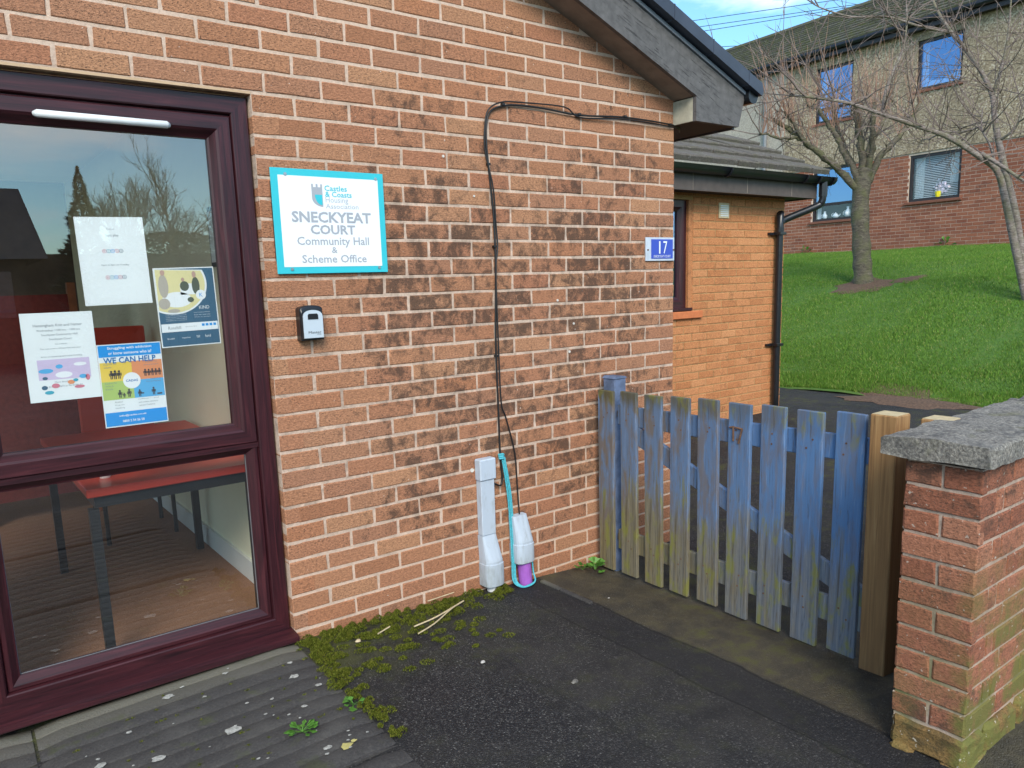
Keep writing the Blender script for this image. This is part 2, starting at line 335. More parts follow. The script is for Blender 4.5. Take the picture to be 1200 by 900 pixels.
M_creamflower = plain('cream_petal', (.62, .56, .30), .8, .2, 50)
M_vent_b = plain('buff_vent', (.62, .50, .30), .6, .1, 40)
def bark(name, c1, c2, c3, band=1):
    k = NT(name); o = k.pos(); f = k.noise(k.map(o, (12, 12, 48 if band else 20)), 1, 7, .75, .9); b = k.noise(o, 7, 4)
    c = k.ramp(f, (.36, c1), (.5, c2), (.64, c3)); c = k.mix(k.math('MULTIPLY', k.range(b, .45, .65), .55), c, (.13, .135, .045))
    k.set(Base_Color=c, Roughness=.85); k.bump(f, 1.0, .02); return k.m
M_bark1 = bark('cherry_bark', (.045, .034, .026), (.11, .09, .062), (.22, .19, .13))
M_bark2 = bark('pale_bark', (.10, .075, .065), (.24, .19, .165), (.38, .33, .30))
M_twig1 = plain('red_shoot_bark', (.27, .155, .105), .7, .3, 20)
M_twig2 = plain('brown_twig_bark', (.17, .125, .105), .7, .3, 20)
M_conifer = plain('conifer_green', (.018, .035, .018), .9, .4, 8)
M_hedge = plain('dark_hedge', (.02, .03, .012), .9, .4, 6)
M_darkwall = plain('dim_brick', (.12, .075, .05), .9, .3, 4)
M_fencewood = plain('old_fence_wood', (.10, .075, .05), .85, .3, 10)

# ------------------------------------------------------------------ mesh helpers
class MB:
    def __init__(s): s.v = []; s.f = []; s.m = []; s.mi = 0
    def quad(s, *p): i = len(s.v); s.v += [tuple(x) for x in p]; s.f.append(tuple(range(i, i+len(p)))); s.m.append(s.mi)
    def box(s, x0, x1, y0, y1, z0, z1, c=0.0):
        if c <= 0:
            i = len(s.v); s.v += [(x, y, z) for z in (z0, z1) for y in (y0, y1) for x in (x0, x1)]
            F = [(0, 2, 3, 1), (4, 5, 7, 6), (0, 1, 5, 4), (2, 6, 7, 3), (0, 4, 6, 2), (1, 3, 7, 5)]
            s.f += [tuple(i+k for k in q) for q in F]; s.m += [s.mi]*6
        else:
            lo = (x0, y0, z0); hi = (x1, y1, z1); P = {}
            i = len(s.v); n = 0
            for sx in (0, 1):
                for sy in (0, 1):
                    for sz in (0, 1):
                        for ax in range(3):
                            p = []
                            for a, sg in enumerate((sx, sy, sz)):
                                b = hi[a] if sg else lo[a]
                                if a != ax: b += -c if sg else c
                                p.append(b)
                            s.v.append(tuple(p)); P[(sx, sy, sz, ax)] = i+n; n += 1
            def add(*k): s.f.append(tuple(P[q] for q in k)); s.m.append(s.mi)
            for ax in range(3):
                o = [a for a in range(3) if a != ax]
                for sg in (0, 1):
                    ks = []
                    for (a, b) in ((0, 0), (1, 0), (1, 1), (0, 1)):
                        t = [0, 0, 0]; t[ax] = sg; t[o[0]] = a; t[o[1]] = b; ks.append((*t, ax))
                    if sg == (1 if ax == 1 else 0): ks = ks[::-1]
                    add(*ks)
            for ax in range(3):   # edge chamfers along axis ax
                o = [a for a in range(3) if a != ax]
                for a in (0, 1):
                    for b in (0, 1):
                        def K(e, fa):
                            t = [0, 0, 0]; t[ax] = e; t[o[0]] = a; t[o[1]] = b; return (*t, fa)
                        add(K(0, o[0]), K(0, o[1]), K(1, o[1]), K(1, o[0]))
            for sx in (0, 1):
                for sy in (0, 1):
                    for sz in (0, 1): add((sx, sy, sz, 0), (sx, sy, sz, 1), (sx, sy, sz, 2))
        return s
    def prism(s, pts, y0, y1):      # polygon in xz extruded along y
        n = len(pts); i = len(s.v)
        s.v += [(x, y0, z) for x, z in pts]+[(x, y1, z) for x, z in pts]
        s.f += [tuple(i+k for k in range(n)), tuple(i+n+k for k in reversed(range(n)))]; s.m += [s.mi]*2
        for k in range(n): j = (k+1) % n; s.f.append((i+k, i+n+k, i+n+j, i+j)); s.m.append(s.mi)
        return s
    def tube(s, pts, r, n=8, cap=True):
        pts = [Vector(p) for p in pts]; rr = r if isinstance(r, (list, tuple)) else [r]*len(pts); base = len(s.v); a = None
        for k, p in enumerate(pts):
            d = (pts[min(k+1, len(pts)-1)]-pts[max(k-1, 0)]); d = d.normalized() if d.length > 1e-9 else Vector((0, 0, 1))
            if a is None: a = d.orthogonal().normalized()
            else:
                a = a-d*a.dot(d); a = a.normalized() if a.length > 1e-6 else d.orthogonal().normalized()
            b = d.cross(a)
            for j in range(n): t = 2*math.pi*j/n; s.v.append(tuple(p+(a*math.cos(t)+b*math.sin(t))*rr[k]))
        for k in range(len(pts)-1):
            for j in range(n):
                s.f.append((base+k*n+j, base+k*n+(j+1) % n, base+(k+1)*n+(j+1) % n, base+(k+1)*n+j)); s.m.append(s.mi)
        if cap:
            s.f += [tuple(base+j for j in reversed(range(n))), tuple(base+(len(pts)-1)*n+j for j in range(n))]; s.m += [s.mi]*2
        return s
    def disc(s, x, y, z, r, n=14, d=.002, axis='y', sq=1.0):
        if axis == 'y': return s.prism([(x+r*math.cos(2*math.pi*k/n), z+r*sq*math.sin(2*math.pi*k/n)) for k in range(n)], y-d, y)
        i = len(s.v); s.v += [(x+r*math.cos(2*math.pi*k/n), y+r*sq*math.sin(2*math.pi*k/n), z) for k in range(n)]; s.f.append(tuple(range(i, i+n))); s.m.append(s.mi); return s
    def build(s, name, mat, parent=None, smooth=False, loc=None):
        me = bpy.data.meshes.new(name); me.from_pydata(s.v, [], s.f)
        for m in (mat if isinstance(mat, list) else [mat]): me.materials.append(m)
        if isinstance(mat, list): me.polygons.foreach_set('material_index', s.m)
        if smooth: me.polygons.foreach_set('use_smooth', [True]*len(me.polygons))
        me.update()
        import bmesh
        if len(s.f) < 60000 and not getattr(s, 'nonorm', False):
            bm = bmesh.new(); bm.from_mesh(me); bmesh.ops.recalc_face_normals(bm, faces=bm.faces); bm.to_mesh(me); bm.free()
        return link(name, me, parent, loc)
def link(name, me, parent=None, loc=None):
    o = bpy.data.objects.new(name, me); COL.objects.link(o)
    if parent is not None: o.parent = parent
    if loc is not None: o.location = loc
    return o
def empty(name, loc=(0, 0, 0), rz=0.0, parent=None):
    o = bpy.data.objects.new(name, None); o.empty_display_size = .1; COL.objects.link(o); o.location = loc; o.rotation_euler = (0, 0, rz)
    if parent: o.parent = parent
    return o
def tag(o, label=None, cat=None, group=None, kind=None):
    if label: o['label'] = label
    if cat: o['category'] = cat
    if group: o['group'] = group
    if kind: o['kind'] = kind
    return o
def text_mesh(items, wt=0.0):
    """items: (body, cx, z_centre, width, height) in an xz plane facing -y, at y=0 -> one MB"""
    mb = MB(); mb.nonorm = True
    for body, cx, cz, w, h in items:
        cu = bpy.data.curves.new('t', 'FONT'); cu.body = body; cu.resolution_u = 2; cu.offset = wt; ob = bpy.data.objects.new('t', cu); COL.objects.link(ob)
        bpy.context.view_layer.update(); dg = bpy.context.evaluated_depsgraph_get()
        me = bpy.data.meshes.new_from_object(ob.evaluated_get(dg)); vs = [v.co.copy() for v in me.vertices]
        if vs:
            x0, x1 = min(v.x for v in vs), max(v.x for v in vs); y0, y1 = min(v.y for v in vs), max(v.y for v in vs)
            sx = w/max(x1-x0, 1e-6); sy = h/max(y1-y0, 1e-6); i = len(mb.v)
            mb.v += [(cx+(v.x-(x0+x1)/2)*sx, 0, cz+(v.y-(y0+y1)/2)*sy) for v in vs]
            for p in me.polygons: mb.f.append(tuple(i+k for k in p.vertices)); mb.m.append(mb.mi)
        bpy.data.objects.remove(ob); bpy.data.curves.remove(cu); bpy.data.meshes.remove(me)
    return mb
_bm = {}
def brick_verts(w, h, d, seed, c=.0035):
    R = random.Random(seed); xs = [-w/2, -w/2+c, R.uniform(-.2, .2)*w, w/2-c, w/2]; zs = [-h/2, -h/2+c, h/2-c, h/2]; v = []; f = []
    for j, z in enumerate(zs):
        for i, x in enumerate(xs):
            b = i in (0, 4) or j in (0, 3)
            v.append((x+R.uniform(-.0019, .0019)*(1 if b else 2), (c*R.uniform(.7, 1.5) if b else R.uniform(-.0012, .0008)), z+R.uniform(-.0021, .0021)))
    for j in range(3):
        for i in range(4): a = j*5+i; f.append((a, a+1, a+6, a+5))
    ring = [0, 1, 2, 3, 4, 9, 14, 19, 18, 17, 16, 15, 10, 5]; n0 = len(v)
    for k in ring: v.append((v[k][0], d, v[k][2]))
    for k in range(14): j = (k+1) % 14; f.append((ring[j], ring[k], n0+k, n0+j))
    return v, f
def brick_data(w, h, d, mat, var=6):
    key = (round(w, 4), round(h, 4), round(d, 4), mat.name)
    if key not in _bm:
        L_ = []
        for s in range(var):
            v, f = brick_verts(w, h, d, hash(key[:3])+s*17); me = bpy.data.meshes.new('brick'); me.from_pydata(v, [], f); me.materials.append(mat); me.update(); L_.append(me)
        _bm[key] = L_
    return random.choice(_bm[key])
def lay(parent, bricks, mat, d=.1, limit=300, key=None, rz=0.0, h=.0645):
    """bricks: (x0,x1,zc,y) ; the largest in view as objects, the rest as one joined part"""
    if key: bricks = sorted(bricks, key=key)
    for (x0, x1, zc, y) in bricks[:limit]:
        o = link('brick', brick_data(x1-x0, h, d, mat), parent, ((x0+x1)/2, y+random.uniform(-.0012, .0012), zc)); o.rotation_euler = (0, random.uniform(-.004, .004), rz)
    if len(bricks) > limit:
        mb = MB(); mb.nonorm = True
        for k, (x0, x1, zc, y) in enumerate(bricks[limit:]):
            v, f = brick_verts(x1-x0, h, d, k % 40); i = len(mb.v); mb.v += [(a+(x0+x1)/2, b+y, c+zc) for a, b, c in v]; mb.f += [tuple(i+q for q in g) for g in f]; mb.m += [0]*len(f)
        tag(mb.build('further_bricks', mat, parent), kind='stuff')
CAMP = M.translation
# ================================================================== GROUND
def gz(x, y):
    xs = [-60, -3.4, -2.3, -1.3, -.6, 0.3, 2.5, 5.5, 80]; zs = [-1.42, -1.412, -1.390, -1.430, -1.488, -1.49, -1.43, -1.405, -1.40]
    lift = .045*float(np.interp(x, [-1.0, -.8, .2, 1.5], [0, 1, 1, 0]))*float(np.interp(y, [-2.4, -1.75, -1.5, -.3], [.6, 1, 1, 0]))
    return float(np.interp(x, xs, zs))+lift
def bank(x):
    return float(np.interp(x, [5.3, 5.5, 6.0, 7.2, 8.4, 9.4, 11.5, 14.7, 40], [-1.415, -1.36, -1.17, -.80, -.43, -.145, .2, .5, .6]))
gx = sorted(set([-200, -80, -30, -12, -6]+[round(-4.5+.06*i, 3) for i in range(int(4.6/.06))]+[.3, .8, 1.5, 2.5, 3.5, 4.5, 5.5, 8, 20, 60, 200]))
gy = sorted(set([-200, -80, -30, -12, -6, -4]+[round(-3+.06*i, 3) for i in range(50)]+[0.0, .06, .3, 1, 2, 3, 6, 20, 60, 200]))
mb = MB(); mb.nonorm = True
from mathutils import noise as mnoise
for y in gy:
    for x in gx:
        n_ = 0.007*mnoise.noise((x*2.3, y*2.3, 0))+.004*mnoise.noise((x*7, y*7, 3)) if abs(x) < 5 and abs(y) < 4 else 0
        st = .006 if -1.03 < x < -.4 else 0
        mb.v.append((x, y, gz(x, y)+n_+st))
nx = len(gx)
for j in range(len(gy)-1):
    for i in range(nx-1): mb.f.append((j*nx+i, j*nx+i+1, (j+1)*nx+i+1, (j+1)*nx+i)); mb.m.append(0)
tag(mb.build('ground', M_tarmac, smooth=True), kind='structure')
# grass bank
mb = MB(); mb.nonorm = True
bx = [5.3+.35*i for i in range(28)]+[16, 20, 40]; by = [-25, -12, -6]+[-4+.4*i for i in range(50)]+[18, 25, 40]
def bz(x, y): return bank(x+.25*mnoise.noise((x*.0, y*.7, 2)))+.05*mnoise.noise((x*.7, y*.7, 5))*min(1, max(0, (x-5.6)/1.5))
for y in by:
    for x in bx: mb.v.append((x, y, bz(x, y)))
nx = len(bx)
for j in range(len(by)-1):
    for i in range(nx-1): mb.f.append((j*nx+i, j*nx+i+1, (j+1)*nx+i+1, (j+1)*nx+i)); mb.m.append(0)
tag(mb.build('grass_bank', M_turf, smooth=True), kind='structure')
# grass blades
def grass():
    N = 230000; u = rng.random(N); x = 5.35+9.3*u**1.35; yl = .53*(x+3.36)-2.92
    y = yl+(-3.4+rng.random(N)*6.0)*(.55+.45*(x-5.3)/9.3)
    X, Y = x, y
    d1 = np.hypot(X-9.37, (Y-4.0)*1.0); bare = (d1 < .42+.22*np.sin(np.arctan2(Y-4, X-9.37)*3))
    keep = ~(bare & (rng.random(N) < .85)); X, Y = X[keep], Y[keep]; n = len(X)
    xs = np.array([5.3, 5.5, 6.0, 7.2, 8.4, 9.4, 11.5, 14.7, 40]); zs = np.array([-1.415, -1.36, -1.17, -.80, -.43, -.145, .2, .5, .6])
    off = np.array([mnoise.noise((0, yy*.7, 2)) for yy in Y]); nzv = np.array([mnoise.noise((a*.7, b*.7, 5)) for a, b in zip(X, Y)])
    Z = np.interp(X+.25*off, xs, zs)+.05*nzv*np.clip((X-5.6)/1.5, 0, 1)-.006
    tuft = .5+.5*np.array([mnoise.noise((a*2.5, b*2.5, 1)) for a, b in zip(X, Y)])
    h = (.014+.026*rng.random(n))*(.75+.6*tuft); w = .003+.003*rng.random(n); a = rng.random(n)*6.283; l = h*(.2+.7*rng.random(n)); b = rng.random(n)*6.283
    edge = X < 5.75; h[edge] *= 1.5
    V = np.zeros((n, 3, 3)); V[:, 0] = np.c_[X-w*np.cos(a), Y-w*np.sin(a), Z]; V[:, 1] = np.c_[X+w*np.cos(a), Y+w*np.sin(a), Z]; V[:, 2] = np.c_[X+l*np.cos(b), Y+l*np.sin(b), Z+h]
    tri_object('grass', V, M_grass, 'mown green grass covering the sloping bank', 'grass')
def tri_object(name, V, mat, label, cat, parent=None):
    n = len(V); me = bpy.data.meshes.new(name); me.vertices.add(3*n); me.vertices.foreach_set('co', V.reshape(-1)); me.loops.add(3*n); me.loops.foreach_set('vertex_index', np.arange(3*n, dtype=np.int32))
    me.polygons.add(n); me.polygons.foreach_set('loop_start', np.arange(0, 3*n, 3, dtype=np.int32)); me.polygons.foreach_set('loop_total', np.full(n, 3, dtype=np.int32)); me.update(calc_edges=True)
    me.materials.append(mat); o = link(name, me, parent)
    if parent is None: tag(o, label, cat, kind='stuff')
    return o
grass()
# bare soil round the tree and at the bank foot
def patch(name, cx, cy, rx, ry, zf, mat, n=26, seed=1, dz=.03, label=None, cat=None):
    R = random.Random(seed); mb = MB(); mb.nonorm = True; rings = [0, .35, .7, 1.0]; ph = [R.uniform(.75, 1.2) for _ in range(n)]
    mb.v.append((cx, cy, zf(cx, cy)+dz))
    for k in rings[1:]:
        for i in range(n):
            t = 2*math.pi*i/n; x = cx+rx*k*ph[i]*math.cos(t); y = cy+ry*k*ph[i]*math.sin(t); mb.v.append((x, y, zf(x, y)+dz*(1-k**2)+R.uniform(-.004, .004)+.004))
    for i in range(n):
        mb.f.append((0, 1+i, 1+(i+1) % n)); mb.m.append(0)
        for k in range(2): a = 1+k*n; mb.f.append((a+i, a+n+i, a+n+(i+1) % n, a+(i+1) % n)); mb.m.append(0)
    return tag(mb.build(name, mat, smooth=True), label, cat, kind='structure')
patch('soil_patch', 9.3, 3.95, .55, .45, bz, M_soil, seed=3)
patch('soil_patch', 9.7, 3.40, .35, .22, bz, M_soil, seed=4)
patch('soil_patch', 5.25, 1.15, .42, .75, lambda x, y: max(gz(x, y), bz(x, y) if x > 5.3 else -9), M_soil, seed=5)
# ribbed concrete slabs at the door
def slab(x0, x1, y0, y1):
    mb = MB(); mb.nonorm = True; pit_ = .082; prof = []
    y = y1
    while y > y0+.001:
        for (t, hgt) in ((0, -.006), (.07, -.004), (.14, -.0005), (.55, .0005), (.93, -.001), (.99, -.005)):
            yy = y-t*pit_
            if yy > y0: prof.append((yy, hgt))
        y -= pit_
    xs = np.linspace(x0, x1, 13); R = random.Random(int(x0*100+y0*10)); zb = gz((x0+x1)/2, 0)+.012
    for x in xs:
        for (yy, hh) in prof:
            e = min(1, min(x-x0, x1-x, yy-y0, y1-yy)/.012) if min(x-x0, x1-x, yy-y0, y1-yy) > 0 else 0
            mb.v.append((x+ (yy*.02), yy, gz(x, 0)+.014+hh*R.uniform(.6, 1.2)-(1-e)*.012))
    n = len(prof)
    for i in range(len(xs)-1):
        for j in range(n-1): mb.f.append((i*n+j, (i+1)*n+j, (i+1)*n+j+1, i*n+j+1)); mb.m.append(0)
    # skirts
    for i in range(len(xs)-1):
        for j in (0, n-1):
            a = mb.v[i*n+j]; b = mb.v[(i+1)*n+j]; mb.quad(a, b, (b[0], b[1], b[2]-.08), (a[0], a[1], a[2]-.08))
    for i in (0, len(xs)-1):
        for j in range(n-1):
            a = mb.v[i*n+j]; b = mb.v[i*n+j+1]; mb.quad(a, b, (b[0], b[1], b[2]-.08), (a[0], a[1], a[2]-.08))
    return mb
pav = empty('paving', (0, 0, 0)); tag(pav, kind='structure')
for (x0, x1) in ((-3.235, -2.315), (-4.165, -3.245)):
    for (y0, y1) in ((-.92, .0), (-1.85, -.93), (-2.78, -1.86)): slab(x0, x1, y0, y1).build('slab', M_slab, pav, smooth=True)

# ================================================================== COMMUNITY HALL
hall = empty('community_hall', (0, 0, 0)); tag(hall, 'brick community hall with glazed door and grey gabled verge', 'building')
DX0, DX1, DZ0, DZ1 = -3.36, -2.303, -1.40, .752      # door opening
SL = -.390; VZ = .957                                 # underside of verge on wall: z = VZ + SL*x
def vz(x): return VZ+SL*x
wall = MB(); WL = -4.51
wall.prism([(DX1, -1.62), (0.0-.002, -1.62), (-.002, vz(0)+.03), (DX1, vz(DX1)+.03)], .0030, .1)
wall.prism([(DX0, DZ1), (DX1, DZ1), (DX1, vz(DX1)+.03), (DX0, vz(DX0)+.03)], .0030, .1)
wall.prism([(WL, -1.62), (DX0, -1.62), (DX0, vz(DX0)+.03), (WL, vz(WL)+.03)], .0030, .1)
wallo = wall.build('wall', M_mortar, hall)
B = []
r = -20
while True:
    zc = (r-.5)*.075
    if zc > vz(WL)+.1: break
    s = 0.0; edges = [0.0]
    nx_ = .1125 if r % 2 == 0 else .225
    while nx_ < -WL: edges.append(nx_); nx_ += .225
    for a, b in zip(edges[:-1], edges[1:]):
        x1 = -a-(.005 if a > 0 else 0); x0 = -b+.005
        if vz((x0+x1)/2) < zc-.055: continue
        inz = DZ0-.02 < zc < DZ1
        if not inz: B.append((x0, x1, zc, 0)); continue
        if x0 >= DX1: 
            if r % 2 and x0-DX1 < .12 and False: pass
            B.append((x0, x1, zc, 0))
        elif x1 > DX1+.03:
            if r % 2 == 0: B.append((DX1, x1, zc, 0))
            else:
                m_ = DX1+.1075; B.append((m_+.005, x1, zc, 0)); B.append((DX1, m_-.005, zc, 0))
        elif x1 > DX0 and x0 < DX0:
            if DX0-x0 > .02: B.append((x0, DX0, zc, 0))
        elif x1 <= DX0: B.append((x0, x1, zc, 0))
    r += 1
B = [(a, b, c, d) for a, b, c, d in B if b-a > .02]
def bkey(b):
    cx = (b[0]+b[1])/2; out = cx < -3.05 or (cx < -2.3 and b[2] > 1.05) or b[2] > 1.55 or b[2] < -1.5
    return (1 if out else 0, (cx-CAMP.x)**2+CAMP.y**2+(b[2]-CAMP.z)**2)
lay(wallo, B, M_brick, key=bkey)
# side walls, inner shell
sw = MB().box(-.1, 0, .101, 6, -1.6, 1.0); sw.build('side_wall', M_brick, hall)
# soffit, bargeboard, verge cap, roof
YB = -.135
so = MB(); so.prism([(-.01, vz(-.01)), (-.01, vz(-.01)+.02), (-7, vz(-7)+.02), (-7, vz(-7))], YB+.001, .002); so.build('soffit', M_soffit, hall)
bb = MB(); T0 = 1.150
bb.prism([(-.012, vz(-.012)-.002), (-7, vz(-7)-.002), (-7, T0-.385*-7), (.395, T0-.385*.395), (.345, .835), (-.012, .835)], YB-.022, YB); bb.build('bargeboard', M_barge, hall)
eb = MB().box(-.012, -.002, YB+.001, -.0015, .8375, vz(0)-.002); eb.build('box_end', M_boxend, hall)
es = MB().box(.0005, .34, YB+.001, 5.5, .836, .846); es.build('eave_soffit', M_soffit_dark, hall)
ef = MB().box(.342, .362, YB+.02, 5.5, .83, .99); ef.build('fascia', M_barge, hall)
ds = MB(); ds.prism([(-7, T0-.385*-7+.003), (.40, T0-.385*.40+.003), (.40, T0-.385*.40+.022), (-7, T0-.385*-7+.022)], -.168, YB+.03); ds.build('drip_strip', plain('grey_drip_strip', (.20, .22, .25), .4, .1, 10), hall)
vc = MB()
A0, A1 = -7, .47
def rl(x, o): return T0-.385*x+o
vc.prism([(A0, rl(A0, .030)), (A1, rl(A1, .030)), (A1+.012, rl(A1, .055)), (A1, rl(A1, .096)), (A0, rl(A0, .096))], -.215, .10)
vco = vc.build('verge_cap', M_verge, hall)
gt = MB(); gt.tube([(.425, -.19, 1.0), (.425, 5.5, 1.0)], .042, 14); gt.build('gutter', M_black, hall)
rf = MB(); 
for (xa_, xb_, ya_, yb_) in ((A0, .42, .11, .9), (A0, .42, 3.6, 6), (-3.75, .42, .9, 3.6), (A0, -5.6, .9, 3.6)): rf.prism([(xa_, rl(xa_, .024)), (xb_, rl(xb_, .024)), (xb_, rl(xb_, .09)), (xa_, rl(xa_, .09))], ya_, yb_)
rg_ = MB(); rg_.quad((-5.6, .9, rl(-5.6, .06)), (-3.75, .9, rl(-3.75, .06)), (-3.75, 3.6, rl(-3.75, .06)), (-5.6, 3.6, rl(-5.6, .06))); rg_.build('added_rooflight', M_glass, hall)  # unseen roof opening, added to bring sky light into the room
rf.prism([(-7, rl(-7, .02)), (-14, .9), (-14, 1.0), (-7, rl(-7, .09))], -.1, 6); rf.build('roof', M_tile, hall)
# verge tile clips: shallow joints along the cap
for k in range(6):
    x = .35-k*.30; MB().prism([(x, rl(x, .027)), (x+.006, rl(x+.006, .027)), (x+.006, rl(x+.006, .099)), (x, rl(x, .099))], -.2165, -.10).build('verge_joint', M_verge, vco)
M_signwhole = plain('old_filler', (.62, .58, .52), .8, .2, 80)
# plugged holes and paint flecks on the wall
for (x, z, rr_) in ((-.853, -.059, .006), (-1.399, -.824, .010), (-.749, -.178, .006), (-.781, -.317, .007), (-1.484, .58, .006), (-1.33, .42, .005)):
    MB().disc(x, -.0002, z, rr_, 9, .004).build('filled_hole', M_signwhole, wallo)
# ---- glazed door unit
door = empty('glazed_door', (0, 0, 0), parent=hall)
def frame_ring(x0, x1, z0, z1, prof, name, parent):
    """prof: list of (inset, y); four mitred sides"""
    mb = MB(); mb.nonorm = True; rings = []
    for (i, y) in prof:
        rings.append(len(mb.v)); mb.v += [(x0+i, y, z0+i), (x1-i, y, z0+i), (x1-i, y, z1-i), (x0+i, y, z1-i)]
    g = []
    # separate verts per side so the grain can follow the member
    out = MB(); out.nonorm = True
    for side in range(4):
        for k in range(len(prof)-1):
            a, b = rings[k]+side, rings[k]+(side+1) % 4; c, d = rings[k+1]+(side+1) % 4, rings[k+1]+side
            out.quad(mb.v[a], mb.v[b], mb.v[c], mb.v[d]); g += [1.0 if side in (0, 2) else 0.0]*4
    o = out.build(name, M_upvc, parent); at = o.data.attributes.new('grain', 'FLOAT', 'POINT'); at.data.foreach_set('value', g); return o
fx0, fx1, fz0, fz1 = DX0+.004, DX1-.006, -1.345, .735
frame_ring(fx0, fx1, fz0, fz1, [(0, .10), (0, .034), (.004, .030), (.058, .030), (.062, .034), (.066, .052), (.078, .052), (.078, .10)], 'outer_frame', door)
sx0, sx1, sz0, sz1 = fx0+.070, fx1-.066, -.548, fz1-.070
frame_ring(sx0, sx1, sz0, sz1, [(0, .058), (0, .040), (.005, .034), (.048, .034), (.056, .040), (.074, .062), (.080, .066), (.080, .09)], 'sash', door)
frame_ring(fx0+.066, fx1-.066, fz0+.066, sz0-.004, [(0, .058), (0, .048), (.004, .044), (.016, .044), (.036, .064), (.042, .066), (.042, .09)], 'bead', door)
tb = MB().box(fx0+.06, fx1-.06, .0405, .10, sz0-.0195, sz0+.006); o = tb.build('transom', M_upvc, door); 
at = o.data.attributes.new('grain', 'FLOAT', 'POINT'); at.data.foreach_set('value', [1.0]*len(o.data.vertices))
si = MB(); si.v = []; 
for (xa, xb) in ((DX0+.002, DX1-.001),):
    n0 = [(.10, -1.339), (.03, -1.339), (-.03, -1.345), (-.048, -1.350), (-.050, -1.369), (-.044, -1.374), (.0, -1.384), (.10, -1.45)]
    k0 = len(si.v); si.v += [(xa, y, z) for y, z in n0]+[(xb, y, z) for y, z in n0]; m_ = len(n0)
    for k in range(m_): si.f.append((k, (k+1) % m_, m_+(k+1) % m_, m_+k)); si.m.append(0)
    si.f += [tuple(range(m_)), tuple(range(2*m_-1, m_-1, -1))]; si.m += [0, 0]
o = si.build('door_sill', M_upvc, door); at = o.data.attributes.new('grain', 'FLOAT', 'POINT'); at.data.foreach_set('value', [1.0]*len(o.data.vertices))
GY = .078
for (z0, z1, i) in ((sz0+.076, sz1-.076, 0), (fz0+.106, sz0-.044, 1)):
    x0, x1 = (sx0+.076, sx1-.076) if i == 0 else (fx0+.106, fx1-.106)
    g = MB(); g.quad((x0, GY, z0), (x1, GY, z0), (x1, GY, z1), (x0, GY, z1)); g.build('pane', M_glass, door)
    gk = MB(); w_ = .004
    for (a, b, c, d) in ((x0, x1, z0, z0+w_), (x0, x1, z1-w_, z1), (x0, x0+w_, z0, z1), (x1-w_, x1, z0, z1)): gk.box(a, b, GY-.004, GY-.001, c, d)
    gk.build('gasket', plain('grey_gasket', (.16, .17, .18), .5, .1, 20), door)
tv = MB(); tv.tube([(-2.998, .026, .612), (-2.99, .018, .612), (-2.60, .018, .612), (-2.592, .026, .612)], [.008, .0125, .0125, .008], 10); tv.build('trickle_vent', M_white, door, smooth=True)
MB().box(-2.995, -2.595, .0185, .0385, .602, .620).build('vent_back', M_steelblk, door)
# lintel edge: light metal tray nosing over a dark gap
MB().box(DX0-.02, DX1+.0, .001, .03, .743, .7515).build('lintel_tray', plain('buff_lintel', (.52, .36, .22), .7, .1, 30), hall)
# ---- inside the hall
IX = -2.235
fl = MB().box(-4.5, -2.0, .101, 5.2, -1.6, -1.351); fl.build('carpet', M_carpet, hall)
iw = MB(); iw.box(IX, IX+.12, .101, 4.9, -1.350, 1.0); iw.box(IX+.12, -2.0, 3.0, 4.9, -1.350, 1.0); iw.build('inner_wall', M_cream, hall)
LX = -4.42; iw3 = MB()
iw3.box(LX, -2.0, 4.9, 5.0, -1.350, 1.0); iw3.build('end_wall', plain('dimmed_end_wall', (.10, .065, .045), .7, .3, 5), hall)  # dimness at the back of the room is put into this wall colour
iw2 = MB()
iw2.box(LX-.08, LX, .141, 5.0, -1.6, -1.27); iw2.box(LX-.08, LX, .141, 5.0, .92, 1.0); iw2.box(LX-.08, LX, 1.9, 2.0, -1.27, .92)
iw2.box(LX, DX0, .101, .14, -1.350, 1.0)
for q_ in (((LX-.04, .14, -1.27), (LX-.04, 4.9, -1.27), (LX-.04, 4.9, .92), (LX-.04, .14, .92)),):
    g_ = MB(); g_.quad(*q_); g_.build('added_side_pane', M_glass, hall)  # unseen side glazing, added so daylight reaches the carpet and inner wall
iw2.box(LX, -2.0, .101, .9, 1.0, 1.1); iw2.box(LX, -2.0, 3.6, 5.0, 1.0, 1.1); iw2.box(-3.75, -2.0, .9, 3.6, 1.0, 1.1)
iw2.build('back_wall', M_cream, hall)
sk = MB(); sk.box(IX-.016, IX-.0005, .12, 3.08, -1.350, -1.245); sk.build('skirting_board', M_skirt, hall)
MB().box(IX-.012, IX-.001, .55, .85, .15, .42).build('notice_board', M_steelblk, hall)
MB().box(IX-.016, IX-.013, .57, .83, .17, .40).build('notice_sheet', M_paper, hall)

# table inside
tbl = empty('table', (-2.63, .8, -1.351)); tag(tbl, 'red topped table with black steel legs behind the glazed door', 'table')
def loc(o, t): o.parent = t; o.matrix_parent_inverse = Matrix.Translation(-t.location); return o
loc(MB().box(-2.965, -2.262, .19, 1.55, -.695, -.662, .004).build('table_top', M_red), tbl)
loc(MB().box(-2.94, -2.29, .215, 1.50, -.74, -.697).build('apron', M_steelblk), tbl)
for (x, y) in ((-2.945, .22), (-2.352, .245), (-2.945, 1.45), (-2.300, 1.36)): loc(MB().box(x-.017, x+.017, y-.017, y+.017, -1.350, -.741).build('leg', M_steelblk), tbl)
